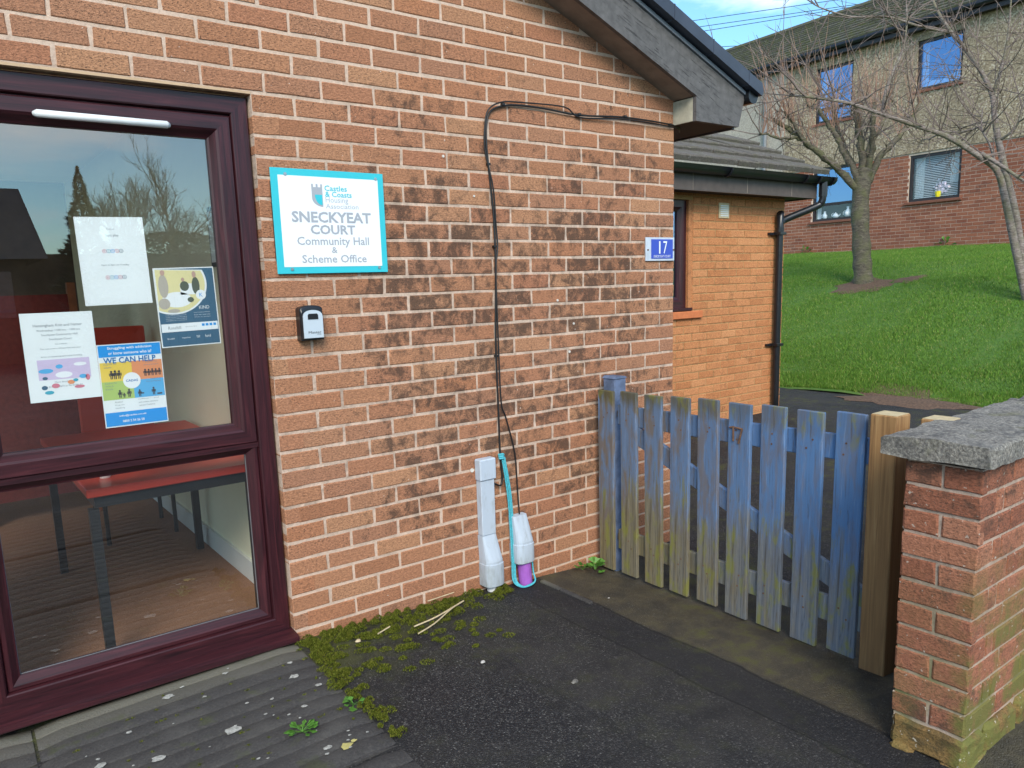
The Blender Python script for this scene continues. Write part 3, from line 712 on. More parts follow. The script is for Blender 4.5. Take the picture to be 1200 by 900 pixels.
# red display screen and chair at the back of the room
scr = empty('display_screen', (-3.0, 2.6, -1.351)); tag(scr, 'dark red cloth display screen on orange posts inside the hall', 'screen')
loc(MB().box(-3.75, -2.62, 2.60, 2.63, -1.2, .05).build('cloth_panel', M_redcloth), scr)
for x in (-3.77, -3.2, -2.6): loc(MB().box(x-.022, x+.022, 2.585, 2.645, -1.350, .12).build('post', M_orange), scr)
chair = empty('chair', (-2.50, 1.95, -1.351)); tag(chair, 'red backed chair behind the red table in the hall', 'chair')
loc(MB().box(-2.70, -2.30, 1.75, 2.15, -.96, -.91, .01).build('seat', M_redcloth), chair)
loc(MB().box(-2.70, -2.30, 2.13, 2.16, -.86, -.15, .008).build('backrest', M_red), chair)
for x in (-2.68, -2.32):
    for y in (1.77, 2.13): loc(MB().tube([(x, y, -.965), (x, y, -1.350)], .012, 8).build('leg', M_steelblk), chair)
for x in (-2.68, -2.32): loc(MB().tube([(x, 2.145, -.965), (x, 2.145, -.865)], .011, 8).build('upright', M_steelblk), chair)
fl_ = MB()
for k in range(46):
    t = random.uniform(0, 6.28); ph = math.acos(random.uniform(-.2, 1)); R = .032; p = Vector((-2.872, .36, -.598))+Vector((math.sin(ph)*math.cos(t), math.sin(ph)*math.sin(t), math.cos(ph)))*R*random.uniform(.5, 1.1)
    a = Vector((random.uniform(-1, 1), random.uniform(-1, 1), random.uniform(-1, 1))).normalized()*.016; b = a.orthogonal().normalized()*.011
    fl_.quad(p-a, p+b, p+a, p-b)
fl_.nonorm = True
fw_ = empty('flower_posy', (-2.872, .36, -.662)); tag(fw_, 'small cream flower posy on the red table behind the door', 'flowers')
loc(fl_.build('petals', M_creamflower), fw_)
pv = MB(); pv.tube([(-2.872, .36, -.6615), (-2.872, .36, -.645), (-2.872, .36, -.622)], [.018, .023, .016], 12); loc(pv.build('pot', M_white), fw_)

# ================================================================== THINGS ON THE GLASS AND WALL
PY = .086
def sheet(name, quad, label, thick=.0012):
    """quad TL,TR,BR,BL in (x,z). returns empty whose local frame is the sheet (origin at its centre, x right, z up)"""
    cx = sum(p[0] for p in quad)/4; cz = sum(p[1] for p in quad)/4
    w = ((quad[1][0]-quad[0][0])+(quad[2][0]-quad[3][0]))/2; h = ((quad[0][1]-quad[3][1])+(quad[1][1]-quad[2][1]))/2
    e = empty(name, (cx, PY, cz)); e.rotation_euler = (0, -math.atan2(quad[1][1]-quad[0][1]+quad[2][1]-quad[3][1], quad[1][0]-quad[0][0]+quad[2][0]-quad[3][0])*1.0, 0)
    tag(e, label, 'poster', 'notices taped inside the door glass')
    mb = MB(); n = 8; mb.nonorm = True
    R = random.Random(cx)
    for y in (0, thick):
        for j in range(n+1):
            for i in range(n+1): mb.v.append((-w/2+w*i/n, y, -h/2+h*j/n))
    N1 = (n+1)**2
    for j in range(n):
        for i in range(n):
            a = j*(n+1)+i; mb.f += [(a, a+1, a+n+2, a+n+1), (N1+a, N1+a+n+1, N1+a+n+2, N1+a+1)]; mb.m += [0, 0]
    mb.build('paper', M_paper, e)
    return e, w, h
def ink(name, c): return plain(name, c, .7, .02, 10)
I_black = ink('ink_black', (.05, .05, .06)); I_grey = ink('ink_grey', (.22, .25, .28)); I_blue = ink('ink_blue', (.02, .30, .72)); I_navy = ink('ink_slate', (.05, .13, .21)); I_teal = ink('ink_teal', (.05, .38, .50)); I_red = ink('ink_pink', (.62, .20, .26))
I_yel = ink('ink_yellow', (.80, .58, .10)); I_or = ink('ink_orange', (.75, .30, .14)); I_gr = ink('ink_green', (.42, .56, .16)); I_lb = ink('ink_light_blue', (.10, .42, .72)); I_w = ink('ink_white', (.82, .85, .86)); I_cy = ink('ink_pale_yellow', (.75, .68, .36)); I_skin = ink('ink_tan', (.52, .34, .28)); I_beige = ink('ink_beige', (.46, .42, .36)); I_lil = ink('ink_lilac', (.62, .52, .70)); I_gn = ink('ink_drab', (.10, .12, .09))
def pr(e, mb, name, mat, y=-.0006):
    o = mb.build(name, mat, e); o.location = (0, y, 0)
    if any(t_ in name for t_ in ('lettering', 'pictogram', 'photo_', 'icon', 'white_block')): o['kind'] = 'stuff'
    return o
def flat(mb, x0, x1, z0, z1): mb.quad((x0, 0, z0), (x1, 0, z0), (x1, 0, z1), (x0, 0, z1))
def fdisc(mb, x, z, r, n=20, rz=None):
    i = len(mb.v); mb.v += [(x+r*math.cos(6.2832*k/n), 0, z+(rz or r)*math.sin(6.2832*k/n)) for k in range(n)]; mb.f.append(tuple(range(i, i+n))); mb.m.append(0)
def fring(mb, x, z, r, t, n=20):
    for k in range(n):
        a, b = 6.2832*k/n, 6.2832*(k+1)/n; mb.quad(*[(x+q*math.cos(c), 0, z+q*math.sin(c)) for q, c in ((r-t, a), (r, a), (r, b), (r-t, b))])
# bingo sheet
e, w, h = sheet('poster', [(-2.910, .299), (-2.698, .305), (-2.692, .004), (-2.912, .003)], 'white bingo notice, highest of the sheets on the glass')
pr(e, text_mesh([('Come on', 0, h*.365, .026, .004), ('Lets play', .004, h*.29, .040, .011)]), 'lettering', I_grey)
pr(e, text_mesh([('Here at 2pm on Tuesday', .002, -h*.045, .088, .0065)]), 'lettering', I_grey)
for zc in (h*.115, -h*.185):
    for k, (ch, mt) in enumerate(zip('BINGO', (I_red, I_teal, I_blue, I_red, I_navy))):
        x = -.027+k*.0132; mb = MB(); mb.nonorm = True; fring(mb, x, zc, .0068, .0012, 16)
        t = text_mesh([(ch, x, zc, .0045 if ch != 'I' else .0012, .0062)]); i = len(mb.v); mb.v += t.v; mb.f += [tuple(i+q for q in g) for g in t.f]; mb.m += t.m
        pr(e, mb, 'bingo_ball', mt)
# knit and natter sheet
e, w, h = sheet('poster', [(-3.105, -.016), (-2.888, -.014), (-2.896, -.314), (-3.110, -.312)], 'white knitting group notice with a wool photo, lowest left sheet')
pr(e, text_mesh([('Hensingham Knit and Natter', .0, h*.355, .145, .0115), ('Wednesdays 1100 hrs - 1300 hrs', .0, h*.30, .13, .0085), ('Sneckyeat Community Hall', .002, h*.25, .108, .0085), ('Sneckyeat Court', .003, h*.2, .068, .0085), ("It's a warm", .003, h*.148, .034, .006), ('The cost covers refreshments and your', 0, h*.095, .122, .006), ('A lot of Nattering and some Knitting', 0, h*.005, .122, .0065), ('More details from', 0, -h*.285, .06, .006), ('Laura 01946 693673 or Pat 01946 870636', .0, -h*.335, .138, .006)]), 'lettering', I_grey)
mb = MB(); flat(mb, -.075, .082, -h*.255, -h*.025); pr(e, mb, 'photo', I_lil)
for (mt, dots) in ((I_lb, [(-.055, -.10, .022, .009), (-.012, -.085, .011, .008), (.06, -.13, .012, .008)]), (I_red, [(-.03, -.16, .012, .009), (.045, -.17, .016, .006), (.075, -.135, .007, .012)]), (I_teal, [(-.052, -.185, .014, .007), (.035, -.143, .008, .006)]), (I_or, [(.02, -.15, .011, .008)]), (I_w, [(.0, -.118, .026, .012), (.055, -.08, .02, .007), (.065, -.165, .011, .007)]), (I_navy, [(-.065, -.165, .009, .008), (-.06, -.128, .008, .006)])):
    for q_, (x, z, a, b) in enumerate(dots):
        mb = MB(); mb.nonorm = True; fdisc(mb, x*.95, (z+.07)*.86-.02, a, 14, b*.9); pr(e, mb, 'wool', mt, (-.0009 if mt is not I_w else -.0008)-q_*.00004)
# we can help poster
e, w, h = sheet('poster', [(-2.887, -.134), (-2.680, -.135), (-2.683, -.4285), (-2.8955, -.4285)], 'blue and white WE CAN HELP poster with four coloured panels')
hw, hh = w/2, h/2
mb = MB(); flat(mb, -hw+.003, hw-.003, hh*.70, hh-.003); pr(e, mb, 'blue_band', I_blue)
mb = MB(); flat(mb, -hw+.003, hw-.003, -hh+.004, -hh*.64); pr(e, mb, 'blue_band', I_blue)
for (mt, a, b, c, d) in ((I_yel, -hw+.003, 0, .02, .088), (I_or, 0, hw-.003, .02, .088), (I_gr, -hw+.003, 0, -.045, .02), (I_lb, 0, hw-.003, -.045, .02)):
    mb = MB(); flat(mb, a, b, c-.004, d-.004); pr(e, mb, 'colour_panel', mt)
mb = MB(); fdisc(mb, -.004, .015, .029, 28); pr(e, mb, 'round_badge', I_w, -.0010)
pr(e, text_mesh([('Struggling with addiction', 0, hh*.90, .145, .012), ('or know someone who is?', 0, hh*.79, .142, .011), ('info@cadas.co.uk', -.012, -hh*.74, .09, .008), ('0800 2 54 56 58', -.012, -hh*.87, .072, .009)], .02), 'white_lettering', I_w, -.0010)
pr(e, text_mesh([('WE CAN HELP', -.003, hh*.615, .172, .021), ('CADAS', -.004, .015, .04, .008)], .02), 'blue_lettering', ink('ink_deep_blue', (.01, .16, .42)), -.0013)
pr(e, text_mesh([('Support for', -.070, .077, .042, .006), ('adults', -.078, .067, .024, .006), ('Support for', .067, .077, .042, .006), ('young people', .065, .067, .05, .006), ('Support for', -.072, .010, .04, .006), ('family &', -.078, .000, .026, .006), ('friends', -.08, -.010, .024, .006), ('Support in', .075, .016, .035, .006), ('the workplace', .068, .006, .05, .006), ('Alcohol', -.055, -.058, .026, .005), ('Drug use', -.052, -.069, .03, .005), ('Gambling', -.052, -.08, .03, .005), ('Confidential 1-1, group', .045, -.055, .07, .005), ('and online sessions', .043, -.066, .065, .005), ('across Cumbria', .038, -.077, .052, .005)]), 'small_lettering', I_grey, -.0010)
mb = MB(); mb.nonorm = True
for (x, z, s_) in ((-.068, .028, 1.2), (-.056, .028, 1.25), (-.043, .028, 1.2), (.043, .03, 1), (.055, .03, .95), (.067, .03, 1), (.079, .03, .95), (.091, .03, 1), (-.047, -.04, 1.1), (-.034, -.042, .7), (-.017, -.04, 1.15), (.018, -.042, 1.0), (.065, -.04, 1.1)):
    fdisc(mb, x, z+.019*s_, .0033*s_, 10); flat(mb, x-.0037*s_, x+.0037*s_, z+.007*s_, z+.0155*s_); flat(mb, x-.0034*s_, x-.0008*s_, z-.003*s_, z+.0075*s_); flat(mb, x+.0008*s_, x+.0034*s_, z-.003*s_, z+.0075*s_); flat(mb, x-.0065*s_, x-.0045*s_, z+.006*s_, z+.0145*s_); flat(mb, x+.0045*s_, x+.0065*s_, z+.006*s_, z+.0145*s_)
flat(mb, .076, .093, -.043, -.038); flat(mb, .021, .032, -.036, -.032)
pr(e, mb, 'pictogram', I_black, -.0011)
# welcome hub poster
e, w, h = sheet('poster', [(-2.680, .126), (-2.466, .130), (-2.468, -.157), (-2.679, -.160)], 'slate blue welcome hub poster with a group photo, rightmost on the glass')
hw, hh = w/2, h/2
mb = MB(); flat(mb, -hw+.004, hw-.004, -hh+.004, hh-.004); pr(e, mb, 'slate_ground', I_navy)
def arcpoly(mb, R_, cx, cz, xmin, zmax):
    pts = [(xmin, zmax)]; n = 30
    for k in range(n+1):
        t = -math.pi*.5-.75+k/n*(math.pi*.5+.75+.45); pts.append((max(xmin, cx+R_*1.12*math.cos(t)), min(zmax, cz+R_*math.sin(t))))
    i = len(mb.v); mb.v += [(x, 0, z) for x, z in pts]; mb.f.append(tuple(range(i, i+len(pts)))); mb.m.append(0)
mb = MB(); mb.nonorm = True; arcpoly(mb, .110, -.047, .085, -hw+.004, hh-.004); pr(e, mb, 'photo_border', I_w, -.0009)
mb = MB(); mb.nonorm = True; arcpoly(mb, .104, -.047, .085, -hw+.006, hh-.006); pr(e, mb, 'photo', I_cy, -.0012)
mb = MB(); mb.nonorm = True; fdisc(mb, -.035, .028, .052, 24, .028); flat(mb, -.02, .05, .045, .085); pr(e, mb, 'photo_table', I_w, -.0015)
mb = MB(); mb.nonorm = True; fdisc(mb, -.077, .078, .017, 16, .042); fdisc(mb, -.08, .015, .02, 14, .02); fdisc(mb, -.05, -.012, .022, 12, .007); pr(e, mb, 'photo_figure', I_beige, -.0017)
mb = MB(); mb.nonorm = True; fdisc(mb, -.004, .076, .016, 14, .018); fdisc(mb, .036, .076, .014, 14, .032); fdisc(mb, .013, .026, .012, 8, .01); pr(e, mb, 'photo_figure', I_gn, -.0018)
mb = MB(); mb.nonorm = True; fdisc(mb, -.076, .126, .008, 12, .010); fdisc(mb, -.008, .10, .006, 10, .007); fdisc(mb, .033, .117, .0075, 12, .012); pr(e, mb, 'photo_face', I_skin, -.0021)
mb = MB(); fdisc(mb, .051, .042, .018, 24); flat(mb, -hw+.006, hw-.006, -.088, -.058); pr(e, mb, 'white_block', I_w, -.0019)
pr(e, text_mesh([('K', .051, .042, .012, .014)]), 'emblem', I_blue, -.0022)
pr(e, text_mesh([('THE WELCOME HUB', -.035, -.008, .085, .009)]), 'pale_lettering', I_cy, -.0013)
pr(e, text_mesh([('KIND', .058, -.004, .037, .012)]+[(s_, -.045, -.022-.0062*k, .072, .0032) for k, s_ in enumerate(('Come and join our friendly group', 'every week for a cup of tea and', 'a chat in a warm and safe place', 'with games, crafts and good', 'company for everyone'))]+[(s_, .048, -.022-.0085*k, .058, .0032) for k, s_ in enumerate(('Every Tuesday and Thursday', 'from ten until two', 'All are very welcome'))]+[('Rosehill', -.072, -.112, .024, .006), ('together', -.018, -.112, .032, .006), ('trust', .025, -.11, .012, .01), ('fund', .06, -.11, .02, .01)]), 'white_lettering', I_w, -.0013)
pr(e, text_mesh([('Rosehill', -.055, -.073, .044, .011), ('supported by the community', .003, -.072, .042, .004)]), 'grey_lettering', I_grey, -.0022)
mb = MB()
for k in range(4): flat(mb, .042+k*.014, .052+k*.014, -.073, -.064)
pr(e, mb, 'social_icon', I_blue, -.0022)

# ---- hall sign
sg = empty('sign_board', (-2.0235, -.014, .2913)); tag(sg, 'white sign with turquoise border reading SNECKYEAT COURT on brick wall', 'sign')
w, h = .471, .393; hw, hh = w/2, h/2
MB().box(-hw, hw, 0, .006, -hh, hh, .0012).build('board', M_teal, sg)
MB().box(-hw, hw, .0062, .0138, -hh+.05, hh-.05).build('batten', M_steelblk, sg)
mb = MB(); flat(mb, -hw+.027, hw-.026, -hh+.026, hh-.026); pr(sg, mb, 'white_panel', M_signw, -.0008)
def sx(u): return -hw+u*w
def sz(v): return hh-v*h
pr(sg, text_mesh([('SNECKYEAT', sx(.505), sz(.452), .335, .042), ('COURT', sx(.505), sz(.572), .190, .037)], .03), 'lettering', M_signgrey, -.0016)
pr(sg, text_mesh([('Community Hall', sx(.505), sz(.695), .305, .041), ('&', sx(.505), sz(.772), .024, .024), ('Scheme Office', sx(.505), sz(.858), .275, .031)], .012), 'lettering', M_signgrey, -.0016)
pr(sg, text_mesh([('Castles', sx(.55), sz(.170), .095, .021), ('& Coasts', sx(.572), sz(.228), .113, .021)], .014), 'teal_lettering', M_signtxt_teal, -.0016)
pr(sg, text_mesh([('Housing', sx(.555), sz(.290), .096, .027), ('Association', sx(.60), sz(.343), .140, .018)]), 'pale_lettering', M_siglight, -.0016)
# shield emblem: crenellated top, curving to a point lower right
X0, X1, ZT, ZB = sx(.335), sx(.430), sz(.135), sz(.352)
mb = MB(); mb.nonorm = True; ww = X1-X0; zc_ = ZT-.012
pts = [(X0, ZT), (X0, zc_-.04)]
for k in range(9): t = k/8; pts.append((X0+ww*(1-math.cos(t*1.5708))*1.0, zc_-.04-(zc_-.04-ZB)*math.sin(t*1.5708)))
pts += [(X1, ZT), (X1-ww*.17, ZT), (X1-ww*.17, zc_), (X0+ww*.59, zc_), (X0+ww*.59, ZT), (X0+ww*.41, ZT), (X0+ww*.41, zc_), (X0+ww*.17, zc_), (X0+ww*.17, ZT)]
mb.v += [(x, 0, z) for x, z in pts]; mb.f.append(tuple(range(len(pts)))); mb.m.append(0); pr(sg, mb, 'shield', M_signgrey, -.0016)
mb = MB(); mb.nonorm = True; zq = ZT-(ZT-ZB)*.47; pts = [(X0+ww*.27, zq)]
for k in range(7): t = k/6; pts.append((X0+ww*(.27+.66*(1-math.cos(t*1.5708))), zq-(zq-ZB-.004)*math.sin(t*1.5708)*.95))
pts += [(X1-ww*.05, zq)]; mb.v += [(x, 0, z) for x, z in pts]; mb.f.append(tuple(range(len(pts)))); mb.m.append(0); pr(sg, mb, 'shield_quarter', M_teal, -.0021)
for (x, z) in ((sx(.12), sz(.055)), (sx(.925), sz(.055)), (sx(.12), sz(.955)), (sx(.915), sz(.95))): 
    o = MB().disc(x, 0, z, .006, 12, .003).build('screw', M_screw, sg); o.location = (0, -.0005, 0)

# ---- key lock box
kb = empty('key_lockbox', (-2.150, 0, -.095)); tag(kb, 'black and silver key lockbox on brick wall below sign', 'lockbox')
def arch(w, z0, z1, rise, n=10): return [(-w/2, z0), (w/2, z0)]+[(w/2*math.cos(math.pi*k/n), z1-rise+rise*math.sin(math.pi*k/n)**.8) for k in range(n+1)]
mb = MB(); mb.prism(arch(.094, -.067, .068, .016), -.040, -.001); mb.build('body', M_black, kb)
mb = MB(); P0 = arch(.090, -.063, .066, .016); P1 = arch(.084, -.060, .060, .022); n_ = len(P0); i0 = 0
mb.v += [(x, -.0405, z) for x, z in P0]+[(x*1.0, -.052+.010*max(0, (z-.02))/.04, z) for x, z in P1]
for k in range(n_): mb.f.append((k, (k+1) % n_, n_+(k+1) % n_, n_+k)); mb.m.append(0)
mb.f.append(tuple(range(n_, 2*n_))); mb.m.append(0); mb.build('cover_rim', M_black, kb)
P2 = arch(.080, -.058, .050, .026); mb = MB(); mb.prism(P2, -.056, -.0521); mb.build('front_plate', M_silver, kb)
mb = MB(); mb.prism([(-.021, .014), (.021, .014), (.021, .030), (.017, .036), (-.017, .036), (-.021, .030)], -.0578, -.0561); mb.build('dial_window', M_black, kb)
o = text_mesh([('Master', .004, -.036, .052, .0095), ('LOCK', .021, -.0445, .017, .0045)]).build('lettering', M_black, kb); o.location = (0, -.0568, 0)

# ---- house number plate
hp = empty('number_plate', (-.1195, -.004, .1875)); tag(hp, 'blue number 17 plate at the wall corner', 'sign')
MB().box(-.1125, .1125, -.006, .002, -.062, .062, .001).build('backing', M_perspex, hp)
MB().box(-.072, .098, -.0085, -.0062, -.05, .052).build('enamel', M_blueplate, hp)
o = text_mesh([('1', -.008, .009, .011, .066), ('7', .036, .009, .031, .066), ('SNECKYEAT COURT', .012, -.038, .135, .013)]).build('lettering', M_white, hp); o.location = (0, -.0092, 0)
for x in (-.098, .104): MB().disc(x, -.0062, -.004, .005, 10, .003).build('screw', M_rust, hp)

# ---- cables
def smooth_path(pts, n=6):
    P = [Vector(p) for p in pts]; out = []
    for i in range(len(P)-1):
        p0, p1, p2, p3 = P[max(i-1, 0)], P[i], P[i+1], P[min(i+2, len(P)-1)]
        for k in range(n):
            t = k/n; out.append(.5*((2*p1)+(-p0+p2)*t+(2*p0-5*p1+4*p2-p3)*t*t+(-p0+3*p1-3*p2+p3)*t**3))
    out.append(P[-1]); return out
C1 = [(.10, .05, .832), (-.027, -.008, .838), (-.388, -.010, .842), (-.691, -.011, .822), (-.906, -.010, .830), (-1.058, -.010, .830), (-1.156, -.010, .818), (-1.228, -.010, .789), (-1.254, -.010, .733), (-1.258, -.010, .642), (-1.242, -.010, .459), (-1.230, -.010, .309), (-1.230, -.010, .08), (-1.243, -.010, -.232), (-1.241, -.010, -.555), (-1.240, -.011, -.782), (-1.236, -.016, -.88), (-1.25, -.02, -.92), (-1.285, -.02, -.905)]
cb = empty('cable', (-1.24, -.01, -.5)); tag(cb, 'black cable looping down the brick wall into the taller duct cover', 'cable')
o = MB(); o.tube(smooth_path(C1), .0046, 8); loc(o.build('sheath', M_blackrub, smooth=True), cb)
for (x, z) in ((-.045, .838), (-.388, .846), (-.70, .826), (-1.16, .824), (-1.251, .56), (-1.233, .20), (-1.243, -.30)): loc(MB().box(x-.007, x+.007, -.020, -.0005, z-.005, z+.005, .001).build('clip', M_blackrub), cb)
cb2 = empty('cable', (-1.15, -.01, -1.0)); tag(cb2, 'thinner black cable dropping into the shorter duct with purple pipe', 'cable')
C2 = [(.10, .05, .822), (-.02, -.011, .826), (-.388, -.0195, .831), (-.691, -.012, .812), (-.80, -.018, .848), (-1.05, -.012, .843), (-1.17, -.018, .831), (-1.243, -.018, .795), (-1.266, -.016, .73), (-1.268, -.012, .62), (-1.236, -.02, .459), (-1.222, -.012, .309), (-1.216, -.012, .20), (-1.236, -.02, .08), (-1.234, -.018, -.232), (-1.229, -.018, -.514), (-1.198, -.011, -.601), (-1.153, -.011, -.775), (-1.145, -.014, -.95), (-1.143, -.022, -1.09)]
o = MB(); o.tube(smooth_path(C2), .0036, 8); loc(o.build('sheath', M_blackrub, smooth=True), cb2)
# ---- duct covers
def duct(name, cx, w, zt, zneck, zfl, zb, y, label, capped):
    e = empty(name, (cx, 0, zb)); tag(e, label, 'cable duct', 'grey cable duct covers at the foot of the wall')
    d = .042
    if capped:
        MB().box(cx-w*.47, cx+w*.33, -d-.006, -.001, zt-.10, zt, .004)
        loc(MB().box(cx-w*.50, cx+w*.42, -d-.008, -.0012, zt-.102, zt, .005).build('end_cap', M_conduit), e)
        loc(MB().box(cx-w*.44, cx+w*.34, -d, -.0012, zneck, zt-.1025, .003).build('channel', M_conduit), e)
    # flared boot: trapezoid widening, centre ridge
    mb = MB(); x0, x1 = cx-w*.46, cx+w*.36; X0_, X1_ = cx-w*.42, cx+w*.58; NP = 13
    def prof_(a, b, dep, rnd):
        c_, h_ = (a+b)/2, (b-a)/2; o_ = [(a, -.0015)]
        for k in range(NP-2):
            t = math.pi*k/(NP-3); ex = rnd; cx_ = math.copysign(abs(math.cos(t))**ex, math.cos(t)); o_.append((c_-h_*cx_, -dep*.55-dep*.45*math.sin(t)**ex))
        return o_+[(b, -.0015)]
    top = prof_(x0, x1, d, .35); mid = prof_(X0_, X1_, d+.034, .8); lip = prof_(X0_-.003, X1_+.003, d+.038, .8)
    lev = [(top, zneck-.001), (mid, zfl), (mid, zfl-.012), (lip, zfl-.014), (lip, zb+.004), (mid, zb)]
    for pts, z in lev: mb.v += [(a, b, z) for a, b in pts]
    for k in range(len(lev)-1):
        for j in range(NP): a = k*NP+j; b = k*NP+(j+1) % NP; mb.f.append((a, b, b+NP, a+NP)); mb.m.append(0)
    mb.f += [tuple(reversed(range(NP))), tuple(range((len(lev)-1)*NP, len(lev)*NP))]; mb.m += [0, 0]; loc(mb.build('boot', M_conduit), e)
    return e
d1 = duct('duct_cover', -1.335, .100, -.772, -1.142, -1.27, -1.395, 0, 'tall pale grey duct cover with square cap by the wall', True)
o = MB(); o.tube([(-1.325, -.032, -1.396), (-1.325, -.032, -1.44)], .028, 14); loc(o.build('pipe_stub', M_white), d1)
d2 = duct('duct_cover', -1.148, .104, -1.0, -1.085, -1.215, -1.325, 0, 'short pale grey duct cover over a purple pipe', False)
o = MB(); o.tube([(-1.135, -.034, -1.32), (-1.125, -.036, -1.46)], [.034, .034], 16); loc(o.build('purple_pipe', M_purple, smooth=False), d2)
rp_ = empty('rope', (-1.2, -.02, -1.4)); tag(rp_, 'turquoise draw rope hanging from the cable, looped round purple pipe', 'rope')
for off in (0, .010, .018):
    P = [(-1.237+off*.6, -.020-off*.3, -.785), (-1.217+off, -.024, -.933), (-1.206+off, -.024, -1.063), (-1.203+off, -.03, -1.281), (-1.212+off, -.045, -1.40), (-1.19+off*.5, -.075, -1.432), (-1.145, -.085+off*.4, -1.437), (-1.10, -.078, -1.425), (-1.088, -.05, -1.39), (-1.089, -.045, -1.33)]
    o = MB(); o.tube(smooth_path(P, 5), .0042, 6); loc(o.build('strand', M_rope, smooth=True), rp_)
o = MB()
for k in range(3): o.tube(smooth_path([(-1.252, -.012-k*.003, -.772-k*.009), (-1.238, -.03, -.768-k*.010), (-1.222, -.014, -.778-k*.009)], 5), .0055, 6)
loc(o.build('knot', M_rope, smooth=True), rp_)

# ================================================================== GATE
gate = empty('picket_gate', (-.64, -.05, -1.46)); tag(gate, 'weathered blue picket gate with rusty number 17', 'gate')
GA, GB = Vector((-.635, -.050)), Vector((-.679, -1.379))
gd = (GB-GA).normalized(); pitch_ = (GB-GA).length/8; gang = math.atan2(gd.y, gd.x)     # along gate
gn = Vector((-gd.y, gd.x)); gn = gn if gn.x < 0 else -gn         # faces the camera (-x)
def gbox(mb, a0, a1, t0, t1, z0, z1, za=0.0, zb_=0.0):           # a along gate, t depth behind front face; za/zb: z shift at the ends
    P = []
    for a, s_ in ((a0, za), (a1, zb_)):
        for t in (t0, t1):
            q = GA+gd*a-gn*t
            P += [(q.x, q.y, z0+s_), (q.x, q.y, z1+s_)]
    i = len(mb.v); mb.v += P
    mb.f += [tuple(i+k for k in f_) for f_ in ((0, 1, 3, 2), (4, 6, 7, 5), (0, 4, 5, 1), (2, 3, 7, 6), (0, 2, 6, 4), (1, 5, 7, 3))]; mb.m += [0]*6
import bmesh
def gpart(name, mb, origin):
    o = mb.build(name, M_gate); me = o.data
    for v in me.vertices: v.co -= Vector(origin)
    bm = bmesh.new(); bm.from_mesh(me); bmesh.ops.bevel(bm, geom=list(bm.edges), offset=.003, segments=1, affect='EDGES'); bm.to_mesh(me); bm.free()
    o.location = Vector(origin)-gate.location; o.parent = gate; return o
dzs = [0, .002, -.003, .001, .004, -.002, .002, -.004, .003]
for k in range(9):
    a = pitch_*k; zt = -.521+.042*k/8+dzs[k]; mb = MB(); wd = .110+.006*(k/8); ln = .948+random.uniform(-.006, .006)
    lean = random.uniform(-.003, .003)
    gbox(mb, a, a+wd, 0, .019, zt-ln, zt)
    q = GA+gd*(a+wd/2); p_ = gpart('picket', mb, (q.x, q.y, zt-ln/2)); p_.rotation_euler = (lean*2, 0, 0)
    for zr_ in (-.628, -.662, -1.275, -1.312):
        qn = GA+gd*(a+wd*random.uniform(.3, .7)); qm = qn+gn*.0012; nm = MB().tube([(qn.x, qn.y, 0), (qm.x, qm.y, 0)], .0042, 7); no_ = nm.build('nail', M_rust, p_)
        no_.location = (-q.x, -q.y, zr_+random.uniform(-.008, .008)+.03*k/8-(zt-ln/2))
GLEN = pitch_*8+.115
for (z0, z1) in ((-.690, -.592), (-1.345, -1.240)):
    mb = MB(); gbox(mb, .125, GLEN+.03, .0195, .0415, z0, z1, 0, .028); q = GA+gd*(GLEN/2); gpart('rail', mb, (q.x, q.y, (z0+z1)/2))
mb = MB(); gbox(mb, .15, GLEN+.02, .020, .041, -.735, -.640, 0, -.50)
q = GA+gd*(GLEN/2); gpart('brace', mb, (q.x, q.y, -1.0))
# numerals
q0 = GA+gd*(pitch_*5)
def num(name, strokes):
    mb = MB()
    for (a0, z0, a1, z1, t) in strokes:
        A_ = GA+gd*(pitch_*5+a0)+gn*.004; B_ = GA+gd*(pitch_*5+a1)+gn*.004; mb.tube([(A_.x, A_.y, z0), (B_.x, B_.y, z1)], t, 6)
    o = mb.build(name, M_rust); return loc(o, gate)
num('numeral_one', [(.033, -.598, .033, -.660, .0045), (.014, -.603, .036, -.598, .0045)])
num('numeral_seven', [(.042, -.600, .078, -.602, .0045), (.078, -.602, .060, -.666, .0045)])
# hinges
for z in (-.64, -1.29):
    mb = MB(); gbox(mb, .05, .30, .0425, .0465, z-.016, z+.016); loc(mb.build('strap_hinge', M_rust), gate)
gp = empty('gate_post', (-.545, -.055, -1.49)); tag(gp, 'blue painted square post fixed to wall behind first picket', 'post')
o = MB().box(-.612, -.53, -.150, -.068, -1.50, -.463, .004).build('shaft', M_bluepost); loc(o, gp)
o = MB(); o.prism([(-.616, -.462), (-.526, -.462), (-.54, -.452), (-.602, -.450)], -.154, -.064); loc(o.build('cap', M_bluepost), gp)
def post(x, y, w, zt, zb, label):
    e = empty('timber_post', (x, y, zb)); tag(e, label, 'post')
    loc(MB().box(x-w/2, x+w/2, y-w/2, y+w/2, zb, zt-.001, .004).build('shaft', M_timber), e)
    loc(MB().box(x-w/2+.004, x+w/2-.004, y-w/2+.004, y+w/2-.004, zt-.0009, zt).build('end_grain', plain('pale_end_grain', (.52, .42, .24), .8, .15, 60)), e)
post(-.668, -1.578, .096, -.462, -1.52, 'new brown timber post between gate and brick pier')
post(-.700, -1.766, .095, -.452, -1.52, 'pale timber post half hidden behind the stone coping')

